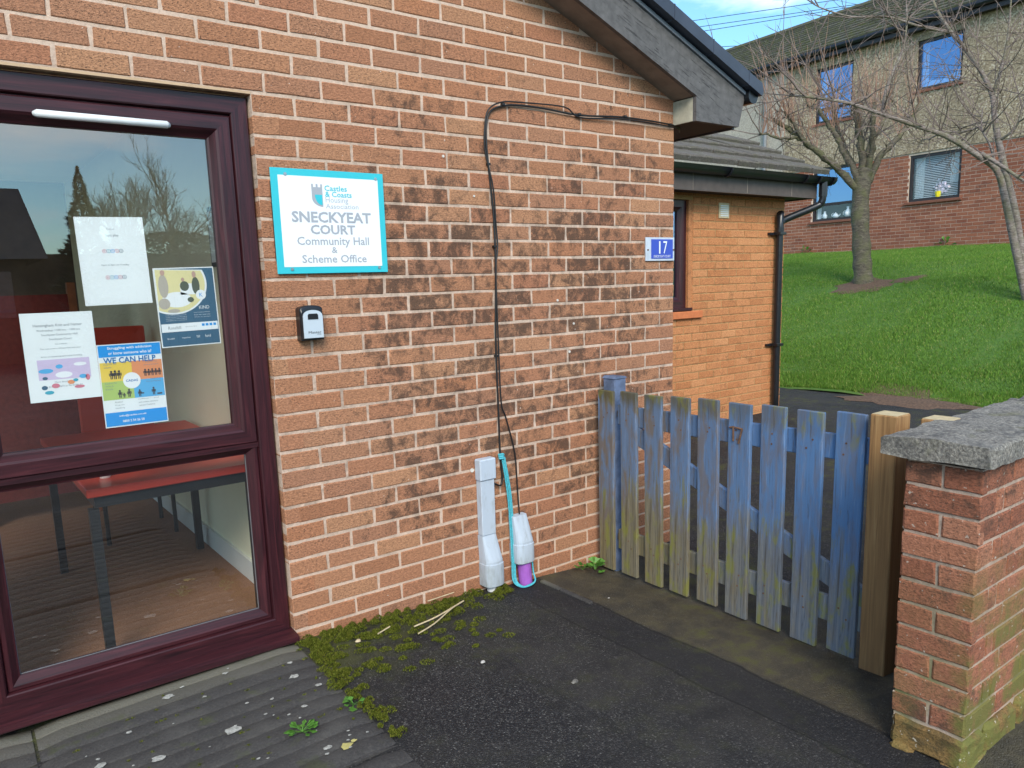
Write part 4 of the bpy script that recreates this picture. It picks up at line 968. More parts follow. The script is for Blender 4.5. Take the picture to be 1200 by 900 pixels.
# ================================================================== BOUNDARY WALL
bw = empty('boundary_wall', (-1.05, -1.93, -1.47)); tag(bw, 'red brick boundary wall end with mossy base and concrete coping', 'wall')
BX0, BXE, BY0, BY1, BT = -1.050, 2.6, -2.037, -1.822, -.5225
core = MB().box(BX0+.0045, BXE, BY0+.0045, BY1-.0045, -1.60, BT-.001).build('core', M_mortar_pier); loc(core, bw)
def oriented(w, h, d, mat, cx, cy, cz, rz):
    o = link('brick', brick_data(w, h, d, mat), core, None); o.location = (cx, cy, cz); o.rotation_euler = (random.uniform(-.006, .006), random.uniform(-.006, .006), rz); return o
core.matrix_parent_inverse = Matrix.Translation(-bw.location)
nb = 0
for k in range(12):
    zc = BT-.0375-.075*k
    h_ = .065
    if k == 11: continue
    # end face (-x)
    if k % 2 == 0:      # two headers seen on end: bricks run along x
        for yc in (BY0+.05125, BY1-.05125): oriented(.1025, h_, .03, M_brick_pier, BX0, yc, zc, -math.pi/2)
        xs_ = BX0
    else:
        oriented(.215, h_, .03, M_brick_pier, BX0, (BY0+BY1)/2, zc, -math.pi/2); xs_ = BX0
    # long faces
    for (yf, rz) in ((BY0, 0), (BY1, math.pi)):
        seq = [.215] if k % 2 == 0 else [.1025, .046]
        x = BX0+.0; first = True
        while x < BXE-.02:
            w_ = seq.pop(0) if seq else .215; w_ = min(w_, BXE-x)
            xa = x+(.0045 if first else 0)
            if yf == BY0 or x < -.5: oriented(w_-(.0045 if first else 0), h_, .03, M_brick_pier, (xa+x+w_)/2, yf, zc, rz)
            x += w_+.010; first = False
# footing stones under the end of the wall
for (x0, x1, y0, y1, z0, z1) in ((BX0-.008, BX0+.13, -2.047, -1.822, -1.45, -1.352), (BX0-.03, BX0+.02, -1.90, -1.83, -1.50, -1.432), (BX0-.012, BX0+.2, -2.06, -1.967, -1.52, -1.434), (BX0+.14, BX0+.36, -2.052, -1.9, -1.46, -1.353), (BX0+.37, BX0+.6, -2.050, -1.9, -1.46, -1.353), (BX0+.61, BX0+.85, -2.052, -1.9, -1.47, -1.353)):
    mb = MB().box(x0, x1, y0, y1, z0, z1, .014)
    o = mb.build('footing_stone', M_sand); me = o.data
    bm = bmesh.new(); bm.from_mesh(me); bmesh.ops.subdivide_edges(bm, edges=list(bm.edges), cuts=2, use_grid_fill=True)
    for v in bm.verts: v.co += Vector((mnoise.noise(v.co*22), mnoise.noise(v.co*22+Vector((9, 0, 0))), mnoise.noise(v.co*22+Vector((0, 9, 0)))))*.008
    bm.to_mesh(me); bm.free(); loc(o, bw)
# coping stones: weathered, slightly saddled
def cope(x0, x1):
    mb = MB(); y0, y1 = -2.066, -1.765; zb, ze, zr = -.5, -.452, -.446
    zb = BT+.012
    prof = [(y0, zb), (y0+.001, ze-.007), (y0+.008, ze), ((y0+y1)/2, zr), (y1-.008, ze), (y1-.001, ze-.007), (y1, zb)]
    n = len(prof); mb.v = []; nxs = 24; xs = [x0+(x1-x0)*i/nxs for i in range(nxs+1)]
    for i, x in enumerate(xs):
        for (y, z) in prof: mb.v.append((x, y, z))
    for i in range(nxs):
        for j in range(n): a = i*n+j; b = i*n+(j+1) % n; mb.f.append((a, b, b+n, a+n)); mb.m.append(0)
    mb.f += [tuple(range(n)), tuple(nxs*n+j for j in reversed(range(n)))]; mb.m += [0, 0]
    o = mb.build('coping_stone', M_coping); me = o.data
    bm = bmesh.new(); bm.from_mesh(me); bmesh.ops.subdivide_edges(bm, edges=[e_ for e_ in bm.edges if e_.calc_length() > .03], cuts=2, use_grid_fill=True)
    bmesh.ops.triangulate(bm, faces=[f_ for f_ in bm.faces if len(f_.verts) > 4])
    for v in bm.verts: v.co += Vector((mnoise.noise(v.co*14), mnoise.noise(v.co*14+Vector((9, 0, 0))), mnoise.noise(v.co*14+Vector((0, 9, 0)))))*.007+Vector((mnoise.noise(v.co*60), mnoise.noise(v.co*60+Vector((3, 3, 0))), mnoise.noise(v.co*60+Vector((0, 5, 7)))))*.0025
    bm.to_mesh(me); bm.free(); loc(o, bw)
cope(-1.090, -.19); cope(-.18, .72); cope(.73, 1.63); cope(1.64, 2.6)

# ================================================================== ANNEX
AY = 1.941
ann = empty('brick_annexe', (0, 0, 0)); tag(ann, 'low warm toned brick annexe with tiled roof and black downpipe', 'building')
AX1 = 3.955; WX0, WX1, WZ0, WZ1 = 1.45, 2.505, -.285, .735
aw = MB(); aw.box(.0, AX1-.004, AY+.0045, AY+.1, -1.6, WZ0); aw.box(WX1, AX1-.004, AY+.0045, AY+.1, WZ0, WZ1); aw.box(.0, WX0, AY+.0045, AY+.1, WZ0, WZ1); aw.box(.0, AX1-.004, AY+.0045, AY+.1, WZ1, 1.0)
awo = aw.build('wall', M_mortar_annex, ann)
MB().box(AX1-.1, AX1, AY+.102, 6, -1.6, 1.0).build('gable_wall', M_brick_annex, ann)
B2 = []
for r_ in range(-20, 14):
    zc = (r_-.5)*.075+.02; e_ = [AX1]; x = AX1-(.1025 if r_ % 2 else .215)
    while x > -.1:
        e_.append(x); B2.append((max(x, .0), e_[-2]-(.01 if len(e_) > 2 else 0), zc, AY)); x -= .225
def clipw(b):
    x0, x1, z, y = b
    if WZ0-.03 < z < WZ1+.01:
        if x0 >= WX1 or x1 <= WX0: return [b]
        o_ = []
        if x1 > WX1+.02: o_.append((WX1, x1, z, y))
        if x0 < WX0-.02: o_.append((x0, WX0, z, y))
        return o_
    return [b]
B2 = [c for b in B2 for c in clipw(b) if c[1]-c[0] > .02]
lay(awo, B2, M_brick_annex, limit=300, key=lambda b: (b[0] < 2.0, b[2] > .85 or b[2] < -1.45, b[0]))
# window frame in the annexe
awin = empty('window', (0, 0, 0), parent=ann)
frame_ring(WX0+.005, WX1-.06, WZ0+.03, WZ1-.005, [(0, .10+AY), (0, AY+.035), (.06, AY+.035), (.075, AY+.05), (.10, AY+.06), (.10, AY+.09)], 'window_frame', awin)
MB().box(WX1-.0595, WX1-.0005, AY+.006, AY+.1, WZ0, WZ1-.002).build('brick_reveal', M_brick_annex, awin)
o = MB().box(WX0-.02, WX1-.02, AY-.02, AY+.09, WZ0+.001, WZ0+.0295, .004).build('inner_sill', M_upvc, awin)
MB().quad((0, 0, 0), (0, 0, 0), (0, 0, 0)); g = MB(); g.quad((WX0+.1, AY+.075, WZ0+.12), (WX1-.155, AY+.075, WZ0+.12), (WX1-.155, AY+.075, WZ1-.1), (WX0+.1, AY+.075, WZ1-.1)); g.build('pane', M_glass_far, awin)
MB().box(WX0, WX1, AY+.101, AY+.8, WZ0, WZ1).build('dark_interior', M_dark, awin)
MB().box(WX0-.06, WX1+.115, AY-.035, AY-.001, WZ0-.072, WZ0-.004, .006).build('clay_sill', M_sill_clay, ann)
# fascia, soffit, gutter
FY, FZ0, FZ1 = 1.715, .785, .965
MB().box(.0, 4.165, FY, FY+.022, FZ0, FZ1).build('fascia', M_fascia, ann)
for x in (2.22, 3.0, 3.72): MB().box(x, x+.006, FY-.002, FY-.0002, FZ0+.006, FZ1-.004).build('fascia_joint', M_soffit, ann)
MB().box(.0, 4.16, FY+.0225, AY+.09, FZ0+.012, FZ0+.022).build('soffit', M_soffit_dark, ann)
MB().box(4.145, 4.164, FY+.024, 5.9, FZ0, 1.0).build('verge_board', M_fascia, ann)
gm = MB(); n = 9; gy_, gzz = FY-.058, .985
prof = [(gy_+.055*math.cos(math.pi+math.pi*k/n), gzz+.062*math.sin(math.pi+math.pi*k/n)) for k in range(n+1)]
prof = [(prof[0][0]-.004, gzz+.006)]+prof+[(prof[-1][0]+.002, gzz+.004)]
for x in (-.1, 4.36): gm.v += [(x, y, z) for y, z in prof]
m_ = len(prof)
for k in range(m_-1): gm.f.append((k, k+1, m_+k+1, m_+k)); gm.m.append(0)
gm.f += [tuple(m_+k for k in range(m_))]; gm.m.append(0); gm.build('gutter', M_black, ann, smooth=True)
for x in (2.62, 3.82, 4.05, 4.30):
    o = MB(); o.tube([(x-.02, y-.0, z) if False else (x, y*1.0, z) for y, z in [(gy_+.064*math.cos(math.pi+math.pi*k/10), gzz+.004+.070*math.sin(math.pi+math.pi*k/10)) for k in range(11)]], .011, 6); o.build('gutter_clip', M_black, ann)
MB().box(2.60, 2.64, gy_+.06, FY-.0005, .93, .98).build('gutter_bracket', M_black, ann)
# downpipe
PYp = AY-.062
dp = [(4.185, gy_, .93), (4.185, gy_, .80), (4.178, gy_+.01, .745), (4.14, gy_+.04, .705), (3.86, PYp-.02, .585), (3.80, PYp, .545), (3.785, PYp, .48), (3.785, PYp, -1.52)]
dpo = MB().tube(smooth_path(dp, 5), .036, 14).build('downpipe', M_black, ann, smooth=True)
MB().tube([(4.185, gy_, .955), (4.185, gy_, .80)], .043, 14).build('outlet', M_black, dpo)
MB().tube([(3.785, PYp, .50), (3.785, PYp, .42)], .042, 14).build('socket', M_black, dpo)
for z in (.44, -.70):
    MB().box(3.735, 3.84, PYp-.044, AY-.0005, z-.014, z+.014, .003).build('pipe_clip', M_black, dpo); MB().box(3.665, 3.735, AY-.03, AY-.0005, z-.012, z+.012).build('pipe_lug', M_black, dpo)
av = empty('air_vent', (2.945, AY, .65), parent=ann)
MB().box(-.078, .078, -.012, -.0005, -.072, .072, .003).build('vent_surround', M_vent_b, av)
for k in range(6): MB().box(-.058, .058, -.017, -.0125, -.053+k*.0185, -.044+k*.0185).build('louvre', M_white, av)
# roof tiles
pa = math.radians(25.4); ca, sa = math.cos(pa), math.sin(pa); ty0, tz0 = FY-.085, 1.030
tl = bpy.data.meshes.new('roof_tile'); tm = MB(); tm.v = []
tw, tlg = .298, .42
for (u, v, t) in [(a, b, c) for b in (0, .012, tlg) for a in (0, .06, .12, .18, .24, tw) for c in (0,)]:
    hgt = (.040 if v == 0 else .050)+(.004 if u in (.06, .18) else 0)+(.0 if v < .1 else -.044)
    tm.v.append((u, v*ca-hgt*sa, v*sa+hgt*ca))
for j in range(2):
    for i in range(5): a = j*6+i; tm.f.append((a, a+1, a+7, a+6)); tm.m.append(0)
k0 = len(tm.v)
for a in range(6): tm.v.append((tm.v[a][0], .008*sa*0, -.002))
for a in range(5): tm.f.append((a+1, a, k0+a, k0+a+1)); tm.m.append(0)
for (a, b) in ((0, 12), (5, 17)):
    i = len(tm.v); tm.v += [tm.v[a], tm.v[b], (tm.v[b][0], tm.v[b][1]+.02*sa, tm.v[b][2]-.02), (tm.v[a][0], 0, -.002)]; tm.f.append((i, i+1, i+2, i+3)); tm.m.append(0)
tl.from_pydata(tm.v, [], tm.f); tl.materials.append(M_tile); tl.update()
rd = MB(); rd.prism([(-.2, 0), (4.19, 0), (4.19, .01), (-.2, .01)], 0, 1.24); ro = rd.build('roof', M_tile, ann); ro.location = (0, ty0+.05, tz0-.004); ro.rotation_euler = (pa, 0, 0)
for c_ in range(4):
    for i in range(12):
        x = 4.22-tw*(i+1)+(0 if c_ % 2 else .0)
        if x < .9: continue
        o = link('roof_tile', tl, ro); o.rotation_euler = (-pa+random.uniform(-.016, .016), random.uniform(-.014, .014), 0)
        o.location = (x, .31*c_-.05+random.uniform(-.008, .008), .012)

# ================================================================== FAR APARTMENT BUILDING
fb = empty('apartment_block', (14.689, 5.826, 0), math.atan2(-.9976, -.070)); tag(fb, 'two storey block, red brick below pebbledash, on grassy bank', 'building')
FT = 2.57; FE = 5.10
WIN = {'u_r': (-.08, .90, 3.875, 4.905), 'u_l': (-2.60, -1.60, 3.62, 4.90), 'g_r': (-.13, 1.0, 1.515, 2.52), 'g_l': (-2.60, -1.47, 1.28, 2.56)}
FX0, FX1 = -14, 9
def holed(mb, x0, x1, z0, z1, y0, y1, holes):
    xs = sorted({x0, x1, *[h[0] for h in holes], *[h[1] for h in holes]}); zs = sorted({z0, z1, *[h[2] for h in holes], *[h[3] for h in holes]})
    for a, b in zip(xs[:-1], xs[1:]):
        for c, d in zip(zs[:-1], zs[1:]):
            mx_, mz_ = (a+b)/2, (c+d)/2
            if any(h[0] < mx_ < h[1] and h[2] < mz_ < h[3] for h in holes): continue
            mb.box(a, b, y0, y1, c, d)
mb = MB(); holed(mb, FX0, FX1, -.6, FT-.004, .0045, .2, [WIN['g_r'], WIN['g_l']]); fwall = mb.build('brick_wall', M_mortar_far, fb)
mb = MB(); holed(mb, FX0, FX1, FT, FE+.3, -.02, .2, [WIN['u_r'], WIN['u_l']]); mb.build('pebbledash_wall', M_rough, fb)
mb = MB(); mb.nonorm = True; kk = 0
for r_ in range(5, 35):
    zc = (r_-.5)*.075; x = -6.0+(.1125 if r_ % 2 else 0)
    while x < 6:
        cx, x0, x1 = x+.1075, x, x+.215; x += .225
        ok = True
        for h in (WIN['g_r'], WIN['g_l']):
            if h[2]-.03 < zc < h[3]+.03 and x1 > h[0] and x0 < h[1]:
                if x0 < h[0] and h[0]-x0 > .04: x1 = h[0]
                elif x1 > h[1] and x1-h[1] > .04: x0 = h[1]
                else: ok = False
        if not ok or zc+.033 > FT-.005: continue
        v = [(a, b, c) for c in (zc-.0325, zc+.0325) for (a, b) in ((x0, 0), (x1, 0), (x1, .01), (x0, .01))]
        dy = random.uniform(-.002, .002); i = len(mb.v); mb.v += [(a, b+dy, c) for a, b, c in v]
        mb.f += [(i, i+1, i+5, i+4), (i+1, i+2, i+6, i+5), (i+3, i, i+4, i+7), (i+4, i+5, i+6, i+7), (i, i+3, i+2, i+1)]; mb.m += [0]*5
tag(mb.build('bricks', M_brick_far, fwall), kind='stuff')
def fwindow(k, transom=None, mull=None):
    x0, x1, z0, z1 = WIN[k]; e = empty('window', (0, 0, 0), parent=fb)
    mb = MB(); t = .06
    mb.box(x0+.002, x1-.002, .03, .10, z0+.002, z0+t); mb.box(x0+.002, x1-.002, .03, .10, z1-t, z1-.002); mb.box(x0+.002, x0+t, .03, .10, z0+t, z1-t); mb.box(x1-t, x1-.002, .03, .10, z0+t, z1-t)
    if transom: mb.box(x0+t, x1-t, .028, .10, transom-.03, transom+.03)
    mb.build('window_frame', M_frame_far, e)
    zz = [z0+t, z1-t] if not transom else [z0+t, transom-.03, transom+.03, z1-t]
    for a, b in zip(zz[::2], zz[1::2]):
        g = MB(); g.quad((x0+t, .06, a), (x1-t, .06, a), (x1-t, .06, b), (x0+t, .06, b)); g.build('pane', M_glass_clear if k == 'g_r' or (k == 'g_l' and a < 1.5) else M_glass_far, e)
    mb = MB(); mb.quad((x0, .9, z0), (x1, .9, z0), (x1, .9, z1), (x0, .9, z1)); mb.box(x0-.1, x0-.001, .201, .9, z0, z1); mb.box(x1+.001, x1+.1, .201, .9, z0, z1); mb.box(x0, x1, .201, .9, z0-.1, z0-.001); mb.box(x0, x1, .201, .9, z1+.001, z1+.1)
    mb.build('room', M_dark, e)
    mb = MB().box(x0-.06, x1+.06, -.055, .03, z0-.06, z0-.001, .006); mb.build('window_sill', M_sill_far, fb)
    return e
def curtain(e, x0, x1, z0, z1, y=.16, n=8):
    mb = MB(); mb.nonorm = True
    for i in range(n): 
        a = x0+(x1-x0)*i/n; b = x0+(x1-x0)*(i+1)/n; ya = y+(.02 if i % 2 else 0); yb = y+(0 if i % 2 else .02); mb.quad((a, ya, z0), (b, yb, z0), (b, yb, z1), (a, ya, z1))
    mb.build('curtain', M_curtain, e)
e = fwindow('u_r'); x0, x1, z0, z1 = WIN['u_r']; curtain(e, x0+.05, x0+.18, z0, z1)
mb = MB(); mb.quad((x0+.1, .14, z0+.05), (x1-.05, .14, z0+.05), (x1-.05, .14, z0+.30), (x0+.45, .14, z0+.16), (x0+.15, .14, z0+.22)); mb.build('net', M_curtain, e)
e = fwindow('u_l', 3.95); x0, x1, z0, z1 = WIN['u_l']; curtain(e, x0+.05, x0+.22, z0, z1); curtain(e, x1-.2, x1-.13, z0, z1)
e = fwindow('g_l', 1.68); x0, x1, z0, z1 = WIN['g_l']; curtain(e, x0+.05, x0+.16, z0, z1)
for k, (x, s_) in enumerate(((-2.32, .9), (-2.02, 1.0), (-1.68, 1.25))):
    t = empty('window_ornament', (0, 0, 0)); 
    prof = [(0, .05), (.03, .075), (.08, .085), (.13, .05), (.16, .03), (.19, .045), (.20, .02)] if k != 1 else [(0, .06), (.03, .085), (.07, .085), (.10, .05), (.115, .015), (.13, .02)]
    mb = MB().tube([(0, 0, a*s_) for a, b in prof], [b*s_*.8 for a, b in prof], 10); o = mb.build('body', M_white, t, smooth=True)
    if k == 1:
        MB().tube([(.06, 0, .03), (.11, 0, .055), (.13, 0, .09)], [.014, .011, .008], 6).build('spout', M_white, t)
    MB().tube([(-.06*s_, 0, .12*s_), (-.105*s_, 0, .10*s_), (-.105*s_, 0, .05*s_), (-.065*s_, 0, .035*s_)], .008, 6).build('handle', M_white, t)
    t.matrix_world = Matrix.Translation((14.689, 5.826, 0)) @ Matrix.Rotation(math.atan2(-.9976, -.070), 4, 'Z') @ Matrix.Translation((x, .13, 1.3415))
    tag(t, ('small white jug at left end of the lower left window', 'white teapot ornament in the middle of the lower left window', 'tall white jug at right end of the lower left window')[k], 'ornament', 'ornaments on the far window sill')
e = fwindow('g_r'); x0, x1, z0, z1 = WIN['g_r']
mb = MB()
for k in range(24):
    z = z0+.08+k*.037; mb.quad((x0+.07, .12, z), (x1-.07, .12, z), (x1-.07, .143, z+.013), (x0+.07, .143, z+.013))
mb.build('blind', M_curtain, e); curtain(e, x1-.30, x1-.07, z0+.35, z1, .17); curtain(e, x0+.07, x0+.26, z0+.1, z1, .17)
t = empty('flower_pot', (0, 0, 0)); mb = MB(); mb.nonorm = True
for k in range(60):
    p = Vector((random.gauss(0, .075), random.gauss(0, .02), .20+random.gauss(0, .06))); a = Vector((random.uniform(-1, 1), random.uniform(-.4, .4), random.uniform(-1, 1))).normalized()*.035; b = Vector((-a.z, 0, a.x))*.8; mb.quad(p-a, p+b, p+a, p-b)
mb.build('petals', M_pinkflower, t); MB().tube([(-.05, -.01, 0), (-.05, -.01, .05), (-.05, -.01, .12)], [.05, .06, .07], 8).build('pot', M_yellow, t)
t.matrix_world = Matrix.Translation((14.689, 5.826, 0)) @ Matrix.Rotation(math.atan2(-.9976, -.070), 4, 'Z') @ Matrix.Translation((.55, .095, z0+.062)); tag(t, 'pink and white flowers in a yellow pot behind the blind', 'flowers')
# ornaments above sit on the inner sill board
for k in ('g_l', 'g_r'):
    x0, x1, z0, z1 = WIN[k]; MB().box(x0+.002, x1-.002, .101, .2005, z0+.03, z0+.06).build('inner_sill', M_skirt, fb)
# fascia, gutter, roof
MB().box(FX0-.2, FX1, -.20, -.18, FE-.02, FE+.17).build('fascia', M_frame_far, fb)
MB().box(FX0-.2, FX1, -.179, -.021, FE-.012, FE).build('soffit', M_frame_far, fb)
MB().tube([(FX0-.3, -.26, FE+.14), (FX1, -.26, FE+.14)], .06, 10).build('gutter', M_black, fb)
mb = MB(); RP = math.radians(27); nc = 13
for c_ in range(nc):
    a = c_*.32; y0_, z0_ = -.28+a*math.cos(RP), FE+.20+a*math.sin(RP); y1_, z1_ = -.28+(a+.36)*math.cos(RP), FE+.20+(a+.36)*math.sin(RP)-.03
    x = FX0-.35
    mb.prism  # courses of tiles, slightly uneven
    while x < FX1:
        j = random.uniform(-.008, .008); w_ = .33
        mb.quad((x, y0_, z0_+.035+j), (x+w_-.008, y0_, z0_+.035+j), (x+w_-.008, y1_, z1_+.02), (x, y1_, z1_+.02)); mb.quad((x, y0_, z0_+.035+j), (x, y0_+.01, z0_-.01), (x+w_-.008, y0_+.01, z0_-.01), (x+w_-.008, y0_, z0_+.035+j)); x += w_
mb.nonorm = True
tiles = mb.build('roof_tiles', M_tile_far, None)
a = nc*.32
mb = MB(); ry, rz_ = -.28+a*math.cos(RP), FE+.2+a*math.sin(RP)
mb.v = [(x, y, z) for x in (FX0-.35, FX1) for (y, z) in ((-.27, FE+.185), (ry, rz_-.015), (2*ry+.27, FE+.185))]
mb.f = [(0, 1, 4, 3), (1, 2, 5, 4), (0, 2, 1), (3, 4, 5), (0, 3, 5, 2)]; mb.m = [0]*5
rfo = mb.build('roof', M_tile_far, fb); tiles.parent = rfo; tag(tiles, kind='stuff')
MB().tube([(FX0-.35, ry, rz_+.0), (FX1, ry, rz_+.0)], .10, 8).build('ridge', M_tile_far, rfo)
MB().tube([(-4.03, -.09, FE+.06), (-4.03, -.09, FT-1.8)], .045, 10).build('downpipe', plain('grey_pipe', (.20, .21, .23), .5, .1, 10), fb)
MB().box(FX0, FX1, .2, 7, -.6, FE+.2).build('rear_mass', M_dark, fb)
# ================================================================== TREES
def rnd_dir(R): 
    v = Vector((R.gauss(0, 1), R.gauss(0, 1), R.gauss(0, 1))); return v.normalized()
def twig(mb, p, d, ln, r, R, n=4, lift=.1, sides=3, wob=.12):
    pts = [p.copy()]; rr = [r]
    for k in range(n):
        d = (d+rnd_dir(R)*wob+Vector((0, 0, lift))).normalized(); p = p+d*ln/n; pts.append(p.copy()); rr.append(r*(1-(k+1)/n*.75))
    mb.tube(pts, rr, sides, cap=False); return pts, d
def tree_cherry():
    R = random.Random(11); e = empty('cherry_tree', (9.37, 4.0, -.2)); tag(e, 'pollarded bare tree with thick ringed trunk and red shoots on bank', 'tree')
    T = [(9.36, 3.99, -.32), (9.37, 4.0, -.17), (9.40, 4.05, .12), (9.42, 4.09, .42), (9.47, 4.17, .99), (9.56, 4.21, 1.48), (9.63, 4.21, 1.70)]
    mb = MB().tube(smooth_path(T, 4), None or [.185-.035*min(1, i/6)-.0012*max(0, i-6)+.010*math.sin(i*1.7) for i in range(25)], 16)
    loc(mb.build('trunk', M_bark1, smooth=True), e)
    limbs = [([(9.52, 4.21, 1.34), (9.2, 4.4, 1.69), (8.91, 4.53, 1.9), (8.62, 4.67, 2.13), (8.42, 4.87, 2.36), (8.22, 5.05, 2.53)], .095), ([(8.61, 4.67, 2.1), (8.4, 4.77, 2.43), (8.29, 4.9, 2.64)], .05), ([(9.53, 4.22, 1.41), (9.46, 4.35, 1.77), (9.45, 4.56, 2.15), (9.44, 4.77, 2.49), (9.33, 4.9, 2.75), (9.17, 5.05, 2.87)], .085), ([(9.61, 4.22, 1.6), (9.63, 4.28, 2.05), (9.62, 4.36, 2.41), (9.54, 4.37, 2.74)], .11), ([(9.63, 4.2, 1.6), (9.66, 4.11, 1.96), (9.51, 4.05, 2.34), (9.5, 4.02, 2.74)], .09), ([(9.63, 4.16, 1.48), (9.94, 4.14, 1.91), (10.32, 4.06, 2.21), (10.68, 3.99, 2.58), (10.94, 3.99, 2.88)], .09), ([(9.62, 4.19, 1.55), (10.06, 4.36, 2.16), (10.6, 4.45, 2.65), (10.97, 4.51, 3.06)], .085), ([(9.54, 4.23, 1.48), (9.74, 4.56, 1.96), (9.92, 4.93, 2.53), (10.01, 5.08, 2.99)], .08), ([(8.57, 4.73, 2.24), (8.2, 4.87, 2.21), (7.93, 5.09, 2.31)], .042)]
    lm = MB(); sh = MB(); sh.nonorm = True; gt_ = MB(); gt_.nonorm = True
    for pts, r0 in limbs:
        P = smooth_path(pts, 5); n = len(P); P = [p+rnd_dir(R)*.018 for p in P]; lm.tube(P, [r0*.68*(1-.5*i/(n-1))*(1+.12*math.sin(i*2.3)) for i in range(n)], 9)
        for k in range(21):
            i = int(R.uniform(.35, 1)**.7*(n-1)); d = Vector((R.gauss(0, .28), R.gauss(0, .28), 1)).normalized()
            q, dd = twig(sh, P[i], d, R.uniform(.4, 1.5), R.uniform(.005, .009), R, 6, .05, 3, .12)
            for j in range(R.randint(0, 2)): twig(sh, q[R.randint(1, 3)], (dd+rnd_dir(R)*.7).normalized(), R.uniform(.15, .4), .005, R, 3, .05)
        for k in range(9):
            i = R.randint(n//3, n-1); q, dd = twig(gt_, P[i], (rnd_dir(R)+Vector((0, 0, .35))).normalized(), R.uniform(.5, 1.3), .010, R, 7, .04, 4, .16)
            for j in range(4): q2, d2 = twig(gt_, q[R.randint(2, 6)], (dd+rnd_dir(R)*.9).normalized(), R.uniform(.2, .5), .006, R, 4, .05)
    loc(lm.build('limbs', M_bark1, smooth=True), e); loc(sh.build('shoots', M_twig1), e); loc(gt_.build('twigs', M_twig2), e)
def tree_pale():
    R = random.Random(5); e = empty('slender_tree', (8.5, 1.22, -.46)); tag(e, 'slender pale bare tree with two stems at right edge', 'tree')
    A = [(8.45, 1.21, -.50), (8.4, 1.4, .28), (8.32, 1.53, .89), (8.22, 1.62, 1.28), (7.93, 1.76, 1.48), (7.54, 1.97, 1.71), (7.14, 2.17, 1.84), (6.66, 2.43, 2.0), (6.24, 2.65, 2.13), (5.77, 2.89, 2.19), (5.6, 3.01, 2.21)]
    Bp = [(8.59, 1.24, -.46), (8.69, 1.54, .74), (8.65, 1.69, 1.32), (8.63, 1.79, 1.72), (8.69, 1.88, 2.02), (8.76, 1.96, 2.35), (8.79, 2.13, 2.69), (8.76, 2.37, 3.07), (8.73, 2.57, 3.35), (8.72, 2.79, 3.74), (8.78, 2.97, 4.2)]
    br = [([(8.76, 1.96, 2.35), (8.77, 1.89, 2.63), (8.77, 1.83, 3.0), (8.75, 1.81, 3.42), (8.82, 1.84, 3.81)], .022), ([(6.7, 2.4, 1.97), (6.72, 2.38, 2.28), (6.89, 2.29, 2.74), (6.87, 2.24, 3.02), (6.9, 2.27, 3.28)], .022), ([(8.72, 2.57, 3.31), (8.27, 2.8, 3.39), (7.85, 3.0, 3.49), (7.37, 3.23, 3.47), (6.96, 3.43, 3.56), (6.83, 3.55, 3.66)], .02), ([(7.97, 1.73, 1.5), (8.06, 1.5, 1.31), (8.14, 1.27, 1.11), (8.22, 1.04, .95)], .030), ([(8.69, 1.88, 2.02), (8.53, 2.03, 1.92), (8.4, 2.25, 1.89), (8.18, 2.56, 1.97), (8.07, 2.8, 2.12)], .016), ([(8.63, 1.79, 1.72), (8.6, 1.58, 1.85), (8.62, 1.51, 2.16), (8.68, 1.41, 2.46)], .02), ([(8.22, 1.62, 1.28), (8.3, 1.76, 1.63), (8.35, 1.9, 1.88), (8.52, 1.97, 2.18)], .018)]
    st = MB(); st.tube(smooth_path(A, 4), [.058*(1-.80*(i/40)**.8) for i in range(41)], 10); loc(st.build('stem', M_bark2, smooth=True), e)
    st = MB(); st.tube(smooth_path(Bp, 4), [.052*(1-.70*i/40) for i in range(41)], 10); loc(st.build('stem', M_bark2, smooth=True), e)
    bm_ = MB(); tw_ = MB(); tw_.nonorm = True
    allp = [(smooth_path(A, 4), .5), (smooth_path(Bp, 4), .4)]
    for p, r0 in br:
        P = smooth_path(p, 4); n = len(P); bm_.tube(P, [r0*(1-.65*i/(n-1)) for i in range(n)], 7); allp.append((P, .1))
    for P, s0 in allp:
        n = len(P)
        for k in range(26 if n > 30 else 12):
            i = R.randint(int(n*s0), n-2); t = (P[i+1]-P[i]).normalized(); d = (t*.6+rnd_dir(R)*.9+Vector((0, 0, .25))).normalized()
            q, dd = twig(tw_, P[i], d, R.uniform(.5, 1.4), R.uniform(.007, .011), R, 7, .02, 4, .17)
            for j in range(4):
                i2 = R.randint(1, 6); q2, d2 = twig(tw_, q[i2], ((q[i2]-q[i2-1]).normalized()*.6+rnd_dir(R)*.8).normalized(), R.uniform(.2, .6), .0055, R, 4, .03, 3, .18)
                if R.random() < .6: twig(tw_, q2[2], (d2+rnd_dir(R)*.8).normalized(), R.uniform(.12, .3), .0045, R, 3, 0)
    loc(bm_.build('branches', M_bark2, smooth=True), e); loc(tw_.build('twigs', M_twig2), e)
tree_cherry(); tree_pale()
